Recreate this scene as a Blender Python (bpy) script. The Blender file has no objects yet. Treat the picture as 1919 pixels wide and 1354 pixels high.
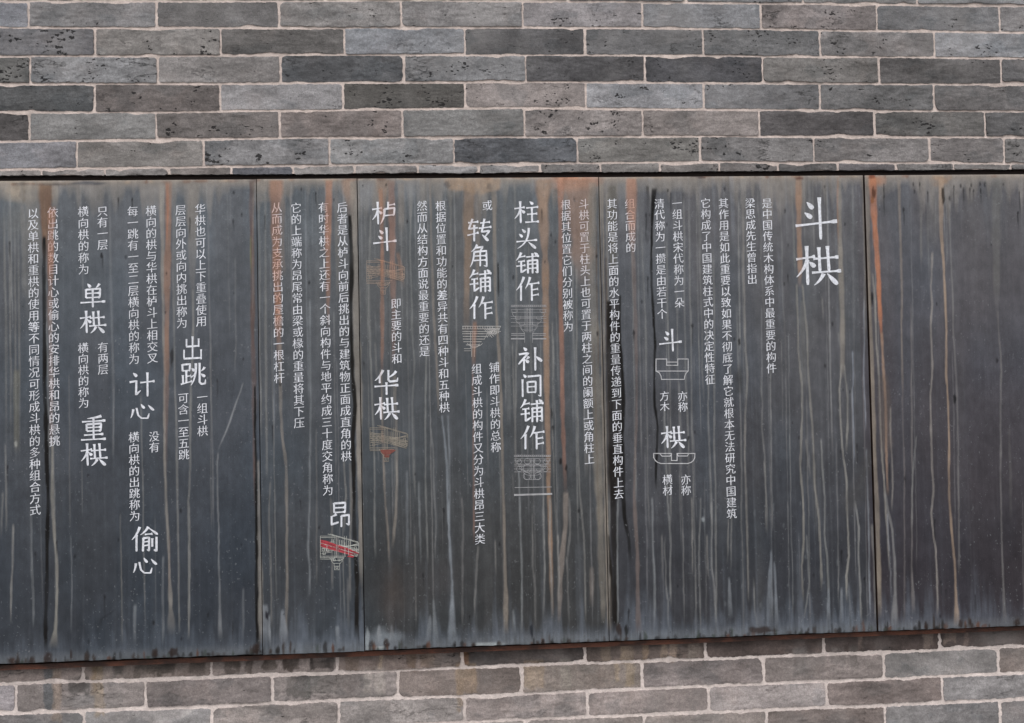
import bpy, math
import numpy as np
from mathutils import Matrix

# ------------------------------------------------------------------ camera, sky, sun, exposure
SC = bpy.context.scene
C = SC.collection
W, H, F = 1919.0, 1354.0, 1900.0            # photograph size and focal length in its pixels
CAMZ, CAMD = 1.55, 2.34880                  # camera height, distance to the brick face
YAW, PITCH, ROLL = 0.06701688, 0.02818202, -0.02049204

def cam_axes():
    cy, sy = math.cos(YAW), math.sin(YAW); cp, sp = math.cos(PITCH), math.sin(PITCH)
    cr, sr = math.cos(ROLL), math.sin(ROLL)
    f = np.array([sy*cp, cy*cp, sp]); rt = np.array([cy, -sy, 0.0]); up = np.cross(rt, f)
    return rt*cr + up*sr, up*cr - rt*sr, f
RT, UP, FW = cam_axes()

cd = bpy.data.cameras.new('camera')
cam = bpy.data.objects.new('camera', cd); C.objects.link(cam)
cd.sensor_fit = 'HORIZONTAL'; cd.sensor_width = 36.0; cd.lens = 36.0*F/W
cd.clip_start = 0.05; cd.clip_end = 2000
M = Matrix.Identity(4)
for i in range(3):
    M[i][0] = RT[i]; M[i][1] = UP[i]; M[i][2] = -FW[i]
M[0][3], M[1][3], M[2][3] = 0.0, -CAMD, CAMZ
cam.matrix_world = M
SC.camera = cam

SUN_EL, SUN_AZ = math.radians(58), math.radians(200)     # high and behind the camera, veiled by cloud
w = bpy.data.worlds.new('World'); SC.world = w; w.use_nodes = True
nt = w.node_tree; nt.nodes.clear()
sky = nt.nodes.new('ShaderNodeTexSky'); sky.sky_type = 'NISHITA'; sky.sun_disc = False
sky.sun_elevation = SUN_EL; sky.sun_rotation = SUN_AZ; sky.dust_density = 4.0
hs = nt.nodes.new('ShaderNodeHueSaturation'); hs.inputs['Saturation'].default_value = 0.12
bg = nt.nodes.new('ShaderNodeBackground'); bg.inputs['Strength'].default_value = 0.145
wo = nt.nodes.new('ShaderNodeOutputWorld')
nt.links.new(sky.outputs[0], hs.inputs['Color']); nt.links.new(hs.outputs[0], bg.inputs['Color'])
nt.links.new(bg.outputs[0], wo.inputs['Surface'])

sl = bpy.data.lights.new('sun', 'SUN'); sl.energy = 1.3; sl.angle = math.radians(40); sl.color = (1.0, 0.98, 0.955)
so = bpy.data.objects.new('sun', sl); C.objects.link(so)
so.rotation_euler = (math.radians(90) - SUN_EL, 0, -(SUN_AZ - math.pi))
so.location = (-1, -6, 8)

SC.view_settings.view_transform = 'Standard'; SC.view_settings.look = 'None'
SC.view_settings.exposure = 0.26; SC.view_settings.gamma = 1.0

# ------------------------------------------------------------------ helpers
rng = np.random.default_rng(7)

def lin(c):
    c = np.asarray(c, float)/255.0
    return np.where(c <= 0.04045, c/12.92, ((c+0.055)/1.055)**2.4)

def P(px, py, y=0.0):
    """a point of the photograph carried to the upright plane at depth y: world x and z"""
    px = np.asarray(px, float); py = np.asarray(py, float)
    a = (px - W/2)/F; b = -(py - H/2)/F
    dx = FW[0] + a*RT[0] + b*UP[0]; dy = FW[1] + a*RT[1] + b*UP[1]; dz = FW[2] + a*RT[2] + b*UP[2]
    t = (CAMD + y)/dy
    return dx*t, CAMZ + dz*t

def smooth(t): return t*t*(3-2*t)

def noise1(x, scale, seed):
    g = np.random.default_rng(seed).random(4096)
    q = np.asarray(x)/scale + 500.0; i = np.floor(q).astype(int); f = smooth(q-i)
    return g[i % 4096]*(1-f) + g[(i+1) % 4096]*f

def noise2(x, z, sx, sz, seed):
    g = np.random.default_rng(seed).random((257, 257))
    q = np.asarray(x)/sx + 100.0; r = np.asarray(z)/sz + 100.0
    i = np.floor(q).astype(int); j = np.floor(r).astype(int); f = smooth(q-i); e = smooth(r-j)
    i0, i1, j0, j1 = i % 257, (i+1) % 257, j % 257, (j+1) % 257
    return (g[i0, j0]*(1-f)+g[i1, j0]*f)*(1-e) + (g[i0, j1]*(1-f)+g[i1, j1]*f)*e

def mesh_from(verts, faces, name):
    me = bpy.data.meshes.new(name)
    me.from_pydata([tuple(v) for v in verts], [], [tuple(f) for f in faces]); me.update()
    return me

def quads_mesh(name, V, Q):
    """fast mesh of quads from numpy arrays"""
    me = bpy.data.meshes.new(name)
    n = len(Q)
    me.vertices.add(len(V)); me.vertices.foreach_set('co', np.asarray(V, np.float32).ravel())
    me.loops.add(n*4); me.loops.foreach_set('vertex_index', np.asarray(Q, np.int32).ravel())
    me.polygons.add(n); me.polygons.foreach_set('loop_start', np.arange(0, n*4, 4, dtype=np.int32))
    me.polygons.foreach_set('use_smooth', np.ones(n, bool))
    me.update(calc_edges=True); me.validate()
    return me

def colour_attr(me, name, rgb):
    a = me.attributes.new(name, 'FLOAT_COLOR', 'POINT')
    d = np.ones((len(me.vertices), 4), np.float32); d[:, :3] = rgb
    a.data.foreach_set('color', d.ravel())

def link(name, me, mat, parent=None):
    o = bpy.data.objects.new(name, me); C.objects.link(o)
    if mat: me.materials.append(mat)
    if parent: o.parent = parent
    return o

def empty(name, loc, label, cat, group=None):
    o = bpy.data.objects.new(name, None); C.objects.link(o); o.location = loc
    o.empty_display_size = 0.1
    o['label'] = label; o['category'] = cat
    if group: o['group'] = group
    return o

class NT:
    def __init__(s, name):
        s.m = bpy.data.materials.new(name); s.m.use_nodes = True; s.t = s.m.node_tree; s.t.nodes.clear()
        s.out = s.n('ShaderNodeOutputMaterial'); s.b = s.n('ShaderNodeBsdfPrincipled')
        s.l(s.b.outputs[0], s.out.inputs[0])
        s.pos = s.n('ShaderNodeNewGeometry').outputs['Position']
    def n(s, t, **k):
        x = s.t.nodes.new(t)
        for a, v in k.items(): setattr(x, a, v)
        return x
    def l(s, a, b): s.t.links.new(a, b)
    def mapping(s, sc, off=None):
        m = s.n('ShaderNodeMapping'); m.inputs['Scale'].default_value = sc; s.l(s.pos, m.inputs['Vector']); return m.outputs[0]
    def noise(s, vec, scale, detail=4, rough=.55, wsock=None):
        x = s.n('ShaderNodeTexNoise'); x.inputs['Scale'].default_value = scale
        x.inputs['Detail'].default_value = detail; x.inputs['Roughness'].default_value = rough
        if wsock is not None:
            x.noise_dimensions = '4D'; s.l(wsock, x.inputs['W'])
        s.l(vec, x.inputs['Vector']); return x.outputs['Fac']
    def ramp(s, f, a, b, lo, hi):
        x = s.n('ShaderNodeMapRange'); x.interpolation_type = 'SMOOTHSTEP'
        for k, v in zip((1, 2, 3, 4), (a, b, lo, hi)): x.inputs[k].default_value = v
        s.l(f, x.inputs[0]); return x.outputs[0]
    def math(s, op, a, b):
        x = s.n('ShaderNodeMath', operation=op)
        for k, v in ((0, a), (1, b)):
            if isinstance(v, (int, float)): x.inputs[k].default_value = v
            else: s.l(v, x.inputs[k])
        return x.outputs[0]
    def mix(s, f, a, b, blend='MIX'):
        x = s.n('ShaderNodeMix', data_type='RGBA', blend_type=blend)
        for k, v in ((0, f), (6, a), (7, b)):
            if isinstance(v, (int, float)): x.inputs[k].default_value = v
            elif isinstance(v, (tuple, list)): x.inputs[k].default_value = (*v, 1)
            else: s.l(v, x.inputs[k])
        return x.outputs[2]
    def scale_col(s, col, f):
        x = s.n('ShaderNodeVectorMath', operation='SCALE'); s.l(col, x.inputs[0]); s.l(f, x.inputs['Scale']); return x.outputs[0]
    def attr(s, name, out='Color'):
        x = s.n('ShaderNodeAttribute'); x.attribute_name = name; return x.outputs[out]
    def bump(s, h, dist, strength=1.0):
        x = s.n('ShaderNodeBump'); x.inputs['Distance'].default_value = dist; x.inputs['Strength'].default_value = strength
        s.l(h, x.inputs['Height']); s.l(x.outputs[0], s.b.inputs['Normal']); return x

# ------------------------------------------------------------------ materials
def mat_brick():
    n = NT('grey_fired_brick'); tone = n.attr('tone'); sd = n.attr('seed', 'Fac')
    big = n.noise(n.mapping((1, 1, 1.8)), 7, 3, .6, sd)
    mid = n.noise(n.mapping((.6, 1, 1)), 38, 5, .65, sd)
    fine = n.noise(n.pos, 330, 4, .8)
    lay = n.noise(n.mapping((.22, 1, 1)), 120, 4, .65, sd)          # the drag marks of the moulding
    f = n.math('MULTIPLY', n.ramp(big, .32, .68, .72, 1.25), n.ramp(mid, .28, .72, .80, 1.16))
    f = n.math('MULTIPLY', f, n.ramp(fine, .25, .75, .74, 1.26))
    pt_ = n.attr('pitting', 'Fac'); lw = n.ramp(pt_, .15, .7, .15, 1.0)
    lay = n.math('ADD', n.math('MULTIPLY', n.math('SUBTRACT', lay, .5), lw), .5)
    f = n.math('MULTIPLY', f, n.ramp(lay, .32, .47, .85, 1.0))
    grit = n.noise(n.pos, 135, 5, .78, sd)
    f = n.math('MULTIPLY', f, n.ramp(grit, .30, .70, .80, 1.20))
    col = n.scale_col(tone, f)
    ef = n.noise(n.mapping((1, 1, .8)), 4.5, 5, .62)                     # salt bloom that ignores the joints
    col = n.mix(n.ramp(ef, .50, .72, 0, .34), col, tuple(lin((142, 139, 138))))
    warm = n.noise(n.pos, 16, 4, .6, sd)
    col = n.mix(n.ramp(warm, .52, .72, 0, .35), col, n.mix(1.0, col, (1.07, .99, .95), 'MULTIPLY'))
    bl = n.noise(n.mapping((1, 1, 1.6)), 11, 2, .5, n.math('ADD', sd, 31.0))   # slate-coloured fire marks with a clear border
    col = n.mix(n.ramp(bl, .56, .60, 0, .8), col, n.mix(1.0, col, (.80, .825, .84), 'MULTIPLY'))
    # pits and dark inclusions, more of them on some bricks than on others
    v = n.n('ShaderNodeTexVoronoi'); v.inputs['Scale'].default_value = 100; v.inputs['Randomness'].default_value = 1
    nz = n.n('ShaderNodeTexNoise'); nz.inputs['Scale'].default_value = 90; n.l(n.pos, nz.inputs['Vector'])
    va = n.n('ShaderNodeVectorMath', operation='MULTIPLY_ADD'); n.l(nz.outputs['Color'], va.inputs[0])
    va.inputs[1].default_value = (.016, .016, .016); vs_ = n.scale_col(n.mapping((.55, 1, 1.2)), n.ramp(sd, 0, 40, .62, 1.5)); n.l(vs_, va.inputs[2]); n.l(va.outputs[0], v.inputs['Vector'])
    gate = n.noise(n.pos, 21, 2, .5, n.math('ADD', sd, 7.0))
    rad = n.math('MULTIPLY', n.ramp(gate, .40, .70, 0.02, .44), n.attr('pitting', 'Fac'))
    pit = n.ramp(n.math('SUBTRACT', rad, v.outputs['Distance']), 0, .12, 0, 1)
    col = n.mix(n.math('MULTIPLY', pit, .9), col, (.012, .011, .012))
    # a few ragged cracks and drag scars
    cn = n.noise(n.mapping((.38, 1, 1)), 26, 6, .68, n.math('ADD', sd, 17.0))
    cg = n.ramp(n.noise(n.pos, 8, 2, .5, n.math('ADD', sd, 23.0)), .57, .66, 0, 1)
    crack = n.math('MULTIPLY', n.ramp(n.math('ABSOLUTE', n.math('SUBTRACT', cn, .5), 0), 0, .011, 1, 0), cg)
    col = n.mix(n.math('MULTIPLY', n.math('MULTIPLY', crack, n.attr('pitting', 'Fac')), .62), col, (.02, .019, .02))
    pit = n.math('MAXIMUM', pit, crack)
    n.l(col, n.b.inputs['Base Color']); n.b.inputs['Roughness'].default_value = .9
    n.b.inputs['Specular IOR Level'].default_value = .25
    h = n.math('ADD', n.math('MULTIPLY', lay, .8), n.math('ADD', n.math('MULTIPLY', fine, .45), n.math('MULTIPLY', grit, .8)))
    h = n.math('SUBTRACT', n.math('ADD', h, n.math('MULTIPLY', mid, .7)), n.math('MULTIPLY', pit, .9))
    n.bump(h, .0016)
    return n.m

def mat_mortar():
    n = NT('lime_mortar'); tone = n.attr('tone')
    a = n.noise(n.pos, 45, 5, .65); b = n.noise(n.pos, 500, 3, .7); c = n.noise(n.pos, 9, 3, .6)
    f = n.math('MULTIPLY', n.ramp(a, .3, .7, .80, 1.08), n.ramp(b, .2, .8, .82, 1.15))
    f = n.math('MULTIPLY', f, n.ramp(c, .3, .7, .88, 1.06))
    n.l(n.scale_col(tone, f), n.b.inputs['Base Color']); n.b.inputs['Roughness'].default_value = .95
    n.b.inputs['Specular IOR Level'].default_value = .2
    n.bump(n.math('ADD', a, n.math('MULTIPLY', b, .35)), .003)
    return n.m

def mat_panel():
    n = NT('weathered_steel_sheet'); col = n.attr('patina_sheen')
    st = n.noise(n.mapping((1, 1, .035)), 260, 3, .6); st2 = n.noise(n.mapping((1, 1, .12)), 60, 4, .6)
    g = n.noise(n.pos, 700, 2, .6); bl = n.noise(n.pos, 14, 5, .6)
    f = n.math('MULTIPLY', n.ramp(st, .25, .75, .96, 1.04), n.ramp(st2, .25, .75, .95, 1.05))
    f = n.math('MULTIPLY', f, n.ramp(g, .2, .8, .84, 1.16))
    f = n.math('MULTIPLY', f, n.ramp(bl, .3, .7, .88, 1.12))
    md = n.noise(n.mapping((1, 1, .55)), 75, 4, .65)
    f = n.math('MULTIPLY', f, n.ramp(md, .3, .7, .90, 1.10))
    col = n.scale_col(col, f)
    sp = n.noise(n.mapping((1, 1, .7)), 210, 2, .5); zone = n.noise(n.pos, 9, 3, .6)
    sp2 = n.noise(n.mapping((1, 1, .6)), 150, 3, .6, n.math('ADD', zone, 5.0))
    col = n.mix(n.math('MULTIPLY', n.ramp(sp, .66, .72, 0, .38), n.ramp(zone, .40, .60, .1, 1)), col, tuple(lin((122, 124, 128))))   # chalky specks
    col = n.mix(n.ramp(sp2, .67, .73, 0, .45), col, (.022, .022, .025))                                                             # dark pitting
    n.l(col, n.b.inputs['Base Color'])
    n.l(n.ramp(bl, .3, .7, .50, .64), n.b.inputs['Roughness']); n.b.inputs['Specular IOR Level'].default_value = .14
    n.bump(n.math('ADD', n.math('MULTIPLY', st2, .4), n.math('MULTIPLY', g, .15)), .0006)
    return n.m

def mat_print():
    n = NT('white_print'); col = n.attr('ink')
    wr = n.noise(n.pos, 160, 4, .7); st = n.noise(n.mapping((1, 1, .1)), 90, 3, .6)
    f = n.math('MULTIPLY', n.ramp(wr, .3, .62, .74, 1.04), n.ramp(st, .3, .7, .86, 1.06))
    n.l(n.scale_col(col, f), n.b.inputs['Base Color']); n.b.inputs['Roughness'].default_value = .6
    n.b.inputs['Specular IOR Level'].default_value = .3
    return n.m

def mat_rust():
    n = NT('rusty_steel')
    a = n.noise(n.mapping((.4, 1, 1)), 40, 5, .65); b = n.noise(n.pos, 300, 3, .6)
    c = n.mix(n.ramp(a, .35, .65, 0, 1), tuple(lin((50, 34, 29))), tuple(lin((94, 57, 43))))
    n.l(n.scale_col(c, n.ramp(b, .2, .8, .8, 1.2)), n.b.inputs['Base Color']); n.b.inputs['Roughness'].default_value = .85
    n.bump(b, .001)
    return n.m

def mat_black_steel():
    n = NT('dark_bare_steel'); b = n.noise(n.pos, 120, 3, .6)
    n.l(n.mix(b, (.016, .010, .009), (.034, .019, .015)), n.b.inputs['Base Color']); n.b.inputs['Roughness'].default_value = .85
    return n.m

def mat_paving():
    n = NT('stone_paving'); br = n.n('ShaderNodeTexBrick'); n.l(n.pos, br.inputs['Vector'])
    br.inputs['Scale'].default_value = 1.0; br.inputs['Brick Width'].default_value = .6; br.inputs['Row Height'].default_value = .3
    br.inputs['Mortar Size'].default_value = .005
    br.inputs['Color1'].default_value = (.17, .165, .16, 1); br.inputs['Color2'].default_value = (.21, .205, .20, 1)
    br.inputs['Mortar'].default_value = (.07, .07, .07, 1)
    f = n.noise(n.pos, 12, 5, .6)
    n.l(n.scale_col(br.outputs['Color'], n.ramp(f, .3, .7, .8, 1.15)), n.b.inputs['Base Color']); n.b.inputs['Roughness'].default_value = .85
    return n.m

BRICK, MORTAR, PANEL, PRINT, RUST, BLACK, PAVING = (mat_brick(), mat_mortar(), mat_panel(), mat_print(), mat_rust(), mat_black_steel(), mat_paving())

# ------------------------------------------------------------------ ground
gm = mesh_from([(-300, -300, 0), (300, -300, 0), (300, 300, 0), (-300, 300, 0)], [(0, 1, 2, 3)], 'pavement')
go = link('pavement', gm, PAVING); go['kind'] = 'structure'

# ------------------------------------------------------------------ brick wall
YP = -0.030                                   # front face of the steel sheets
PT, PB = CAMZ + 0.4895, CAMZ - 0.5788         # top and bottom of the sheets
GAP_TOP = CAMZ + 0.5085                         # underside of the brickwork above them
XL, XR = -2.1, 2.6

BEDS = [                                       # bed joints, read off the photograph
 [(-40, 1.5), (200, 1.7), (960, 1), (1613, 8), (1919, 11)],
 [(0, 51), (320, 52), (640, 52), (960, 50.5), (1280, 53), (1880, 60), (1919, 60)],
 [(0, 105.5), (320, 104), (640, 102), (960, 103), (1280, 103.5), (1919, 109)],
 [(0, 157), (320, 157), (640, 155), (960, 153), (1280, 155), (1919, 158)],
 [(0, 209.5), (320, 210), (640, 205), (960, 202), (1280, 205), (1919, 208)],
 [(0, 265), (320, 261), (640, 257), (960, 256), (1280, 255), (1919, 257)],
 [(0, 317), (320, 313), (640, 308.5), (960, 307), (1280, 303), (1919, 306)]]
LOWBEDS = [
 [(0, 1281), (320, 1272), (640, 1260), (960, 1247), (1280, 1236), (1919, 1211)],
 [(0, 1336), (320, 1326), (640, 1311), (960, 1301), (1280, 1287), (1919, 1260)],
 [(0, 1386), (640, 1361), (1280, 1336), (1919, 1310)]]
def bed_fn(pts):
    x, z = P([p[0] for p in pts], [p[1] for p in pts])
    return lambda q: np.interp(q, x, z)
def const_fn(z): return lambda q: np.full(np.shape(q), z) if np.ndim(q) else z

# courses: perpends (photo px) and brick tones, left to right; None = made up from a tone range
COURSES = {
 1: ([54, 293.5, 523, 752, 979.5, 1203.5, 1426, 1643, 1873], 27,
     [(124,131,141),(110,111,112),(100,100,100),(123,122,120),(116,116,116),(126,124,126),(120,125,130),(120,113,111),(104,107,110),(120,120,121)]),
 2: ([178, 413.5, 645, 871, 1096, 1318, 1536, 1751], 78,
     [(98,100,105),(118,116,112),(93,92,90),(117,124,131),(84,85,87),(92,94,96),(101,104,106),(117,115,114),(130,136,142)]),
 3: ([57, 295, 526, 757, 985, 1208, 1429, 1647, 1876], 130,
     [(90,92,90),(117,121,124),(121,119,117),(80,84,88),(111,115,118),(78,79,82),(70,72,77),(107,106,103),(84,83,83),(86,87,89)]),
 4: ([177, 412.5, 643, 872, 1098, 1319, 1537, 1750], 180,
     [(77,81,83),(104,97,94),(127,128,130),(80,79,75),(131,123,119),(130,134,139),(107,110,113),(94,96,97),(96,95,95)]),
 5: ([55, 292.5, 524, 754, 982, 1204, 1423, 1639, 1846], 232,
     [(78,76,76),(111,113,112),(107,102,99),(112,103,99),(104,106,105),(122,116,113),(123,116,112),(84,82,83),(89,89,87),(81,82,83)]),
 6: ([144, 381, 617, 850, 1082, 1312, 1525, 1742, 1882], 284,
     [(120,122,128),(117,115,111),(116,118,120),(121,124,125),(83,89,96),(110,110,106),(112,112,112),(117,115,114),(110,107,106),(104,104,103)]),
 7: ([78, 197, 317, 433, 549, 665, 783, 897, 1012, 1125, 1237, 1348, 1458, 1570, 1679, 1787, 1895], 318,
     [(136,131,127),(134,128,124),(130,128,126),(122,116,112),(91,94,103),(126,124,122),(136,132,130),(130,131,132),(124,124,124),(120,118,116),(118,116,113),(116,113,110),(110,106,104),(92,92,92),(94,92,95),(100,99,98),(118,116,114),(120,118,116)]),
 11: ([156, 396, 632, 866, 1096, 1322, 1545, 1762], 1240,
     [(118,109,104),(124,114,107),(128,119,114),(114,102,95),(74,69,67),(94,84,78),(80,70,66),(74,65,62),(76,68,65)]),  # right half darkened for the shade of the panels, besides damp staining
 12: ([29, 272, 510, 746, 978, 1203, 1432, 1657, 1872], 1285,
     [(134,132,136),(121,116,113),(108,103,101),(121,116,113),(117,108,102),(121,113,105),(116,110,108),(126,119,115),(117,118,117),(121,113,107)]),
 13: ([157, 397, 635, 870, 1101, 1329, 1550, 1767], 1330,
     [(114,114,114),(137,137,136),(130,125,121),(137,134,131),(138,130,126),(130,122,118),(137,132,130),(114,105,101),(121,123,124)]),
 14: ([30, 273, 513, 750, 985, 1207, 1438, 1659, 1875], 1360,
     [(124,122,120),(128,124,120),(130,127,124),(126,121,117),(130,125,120),(129,123,118),(130,123,117),(110,101,96),(114,116,117),(116,116,116)]),
}
def course_edges(k):
    if k in COURSES:
        px, py, cols = COURSES[k]
        x, _ = P(px, [py]*len(px)); x = list(x)
    else:
        off = 0.142 if k % 2 else 0.0
        x = [XL + off + 0.283*i for i in range(-1, 18) if XL < XL + off + 0.283*i < XR]; cols = None
    first = len(x)
    l = [];  q = x[0] - .283
    while q > XL + .03: l.append(q); q -= .283
    r = []; q = x[-1] + .283
    while q < XR - .03: r.append(q); q += .283
    n_l, n_r = len(l), len(r)
    xs = [XL] + l[::-1] + x + r + [XR]
    if cols:
        c = [None]*n_l + list(cols) + [None]*n_r
    else: c = [None]*(len(xs)-1)
    return xs, c

fb = [bed_fn(b) for b in BEDS]; lb = [bed_fn(b) for b in LOWBEDS]
rows = []                                      # (course id, top bed, bottom bed, fine?)
z0 = float(fb[0](0.2))
for i in range(12, 0, -1):
    rows.append((100+i, const_fn(z0 + .064*i) if i > 1 else (lambda q: fb[0](q) + .064), (lambda q, i=i: fb[0](q) + .064*(i-1)) if i <= 2 else const_fn(z0 + .064*(i-1)), i == 1))
rows[-2] = (102, const_fn(z0 + .128), lambda q: fb[0](q) + .064, False)
for k in range(1, 7): rows.append((k, fb[k-1], fb[k], True))
rows.append((7, fb[6], const_fn(GAP_TOP - .004), True))
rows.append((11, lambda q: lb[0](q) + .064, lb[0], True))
for k in (12, 13): rows.append((k, lb[k-12], lb[k-11], True))
zl = float(lb[2](0.2))
rows.append((14, lb[2], const_fn(zl - .064), True))
i = 1
while zl - .064*(i+1) > -.05:
    rows.append((200+i, const_fn(zl - .064*i), const_fn(zl - .064*(i+1)), False)); i += 1

# water marks that the sheets have let down on to the brick below them: (px polygon row, half width, strength, colour)
BSTAIN = [  # x px, y0, y1, half width, colour, alpha
 (185, 1240, 1345, 9, (132,112,82), .36), (176, 1240, 1300, 5, (110,92,70), .4), (92, 1265, 1330, 9, (80,84,88), .55), (106, 1258, 1354, 8, (150,130,112), .25),
 (150, 1278, 1300, 18, (72,68,66), .6), (222, 1246, 1262, 10, (74,70,68), .5), (262, 1246, 1268, 10, (72,66,62), .55), (300, 1246, 1264, 26, (70,64,60), .65),
 (370, 1240, 1262, 14, (74,66,62), .6), (436, 1240, 1258, 14, (70,62,58), .6), (466, 1240, 1260, 8, (68,60,56), .6), (505, 1236, 1258, 12, (68,60,55), .7), (545, 1234, 1258, 14, (70,62,58), .7),
 (585, 1238, 1256, 4, (66,60,58), .7), (620, 1236, 1256, 6, (66,60,58), .7), (600, 1247, 1256, 18, (66,60,58), .6), (560, 1275, 1308, 22, (88,84,82), .6), (605, 1270, 1300, 30, (98,95,92), .4),
 (660, 1226, 1256, 14, (96,82,72), .5), (713, 1225, 1254, 4, (165,148,130), .55), (770, 1222, 1252, 10, (92,78,68), .6), (800, 1222, 1250, 12, (112,98,88), .5), (870, 1222, 1250, 7, (120,88,66), .6),
 (690, 1262, 1300, 8, (150,142,136), .4), (712, 1262, 1300, 9, (154,146,140), .4), (700, 1310, 1354, 30, (110,106,104), .3), (880, 1256, 1300, 14, (146,126,106), .45), (860, 1254, 1330, 6, (140,120,98), .4), (1000, 1250, 1290, 20, (130,112,90), .3), (1060, 1248, 1290, 10, (140,134,126), .4), (1180, 1246, 1284, 8, (136,122,104), .5), (1155, 1250, 1280, 4, (146,130,110), .5),
 (1135, 1212, 1240, 8, (140,126,112), .45), (1175, 1211, 1240, 12, (130,116,102), .5), (1208, 1210, 1240, 6, (134,116,100), .5), (1245, 1208, 1238, 6, (138,122,108), .5), (1262, 1208, 1238, 8, (142,126,114), .5), (1300, 1206, 1234, 12, (130,120,112), .35),
 (1020, 1330, 1354, 16, (108,102,100), .35), (1060, 1310, 1340, 20, (110,104,102), .35), (1500, 1226, 1262, 14, (104,98,96), .5), (1525, 1234, 1258, 22, (108,102,100), .4), (1570, 1226, 1250, 14, (104,98,96), .5), (1600, 1222, 1262, 8, (104,98,95), .4), (1612, 1195, 1220, 4, (118,104,98), .5), (1740, 1195, 1212, 10, (128,116,108), .4), (1780, 1190, 1206, 12, (126,112,104), .4), (1810, 1185, 1210, 5, (112,98,92), .4)]
def brick_stain(x, z, rgb):
    jit = (noise2(x, z, .010, .012, 51)-.5)*.012 + (noise2(x, z, .003, .004, 52)-.5)*.004
    for px, y0, y1, hw, c, a in BSTAIN:
        xc, zt = P(px, y0); _, zb = P(px, y1)
        hw = hw*.00124
        fx = np.clip((hw - np.abs(x - xc + jit*.6))/(.0035) + .5, 0, 1)
        fz = np.clip((zt + .02 - z)/.01, 0, 1)*np.clip((z - zb + jit*1.5)/.006 + .5, 0, 1)
        f = (fx*fz*a*(.85 + .8*noise2(x, z, .02, .03, 53)))[:, None]
        f = np.clip(f, 0, 1)
        rgb = rgb*(1-f) + lin(c)*1.12*f
    return rgb

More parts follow.
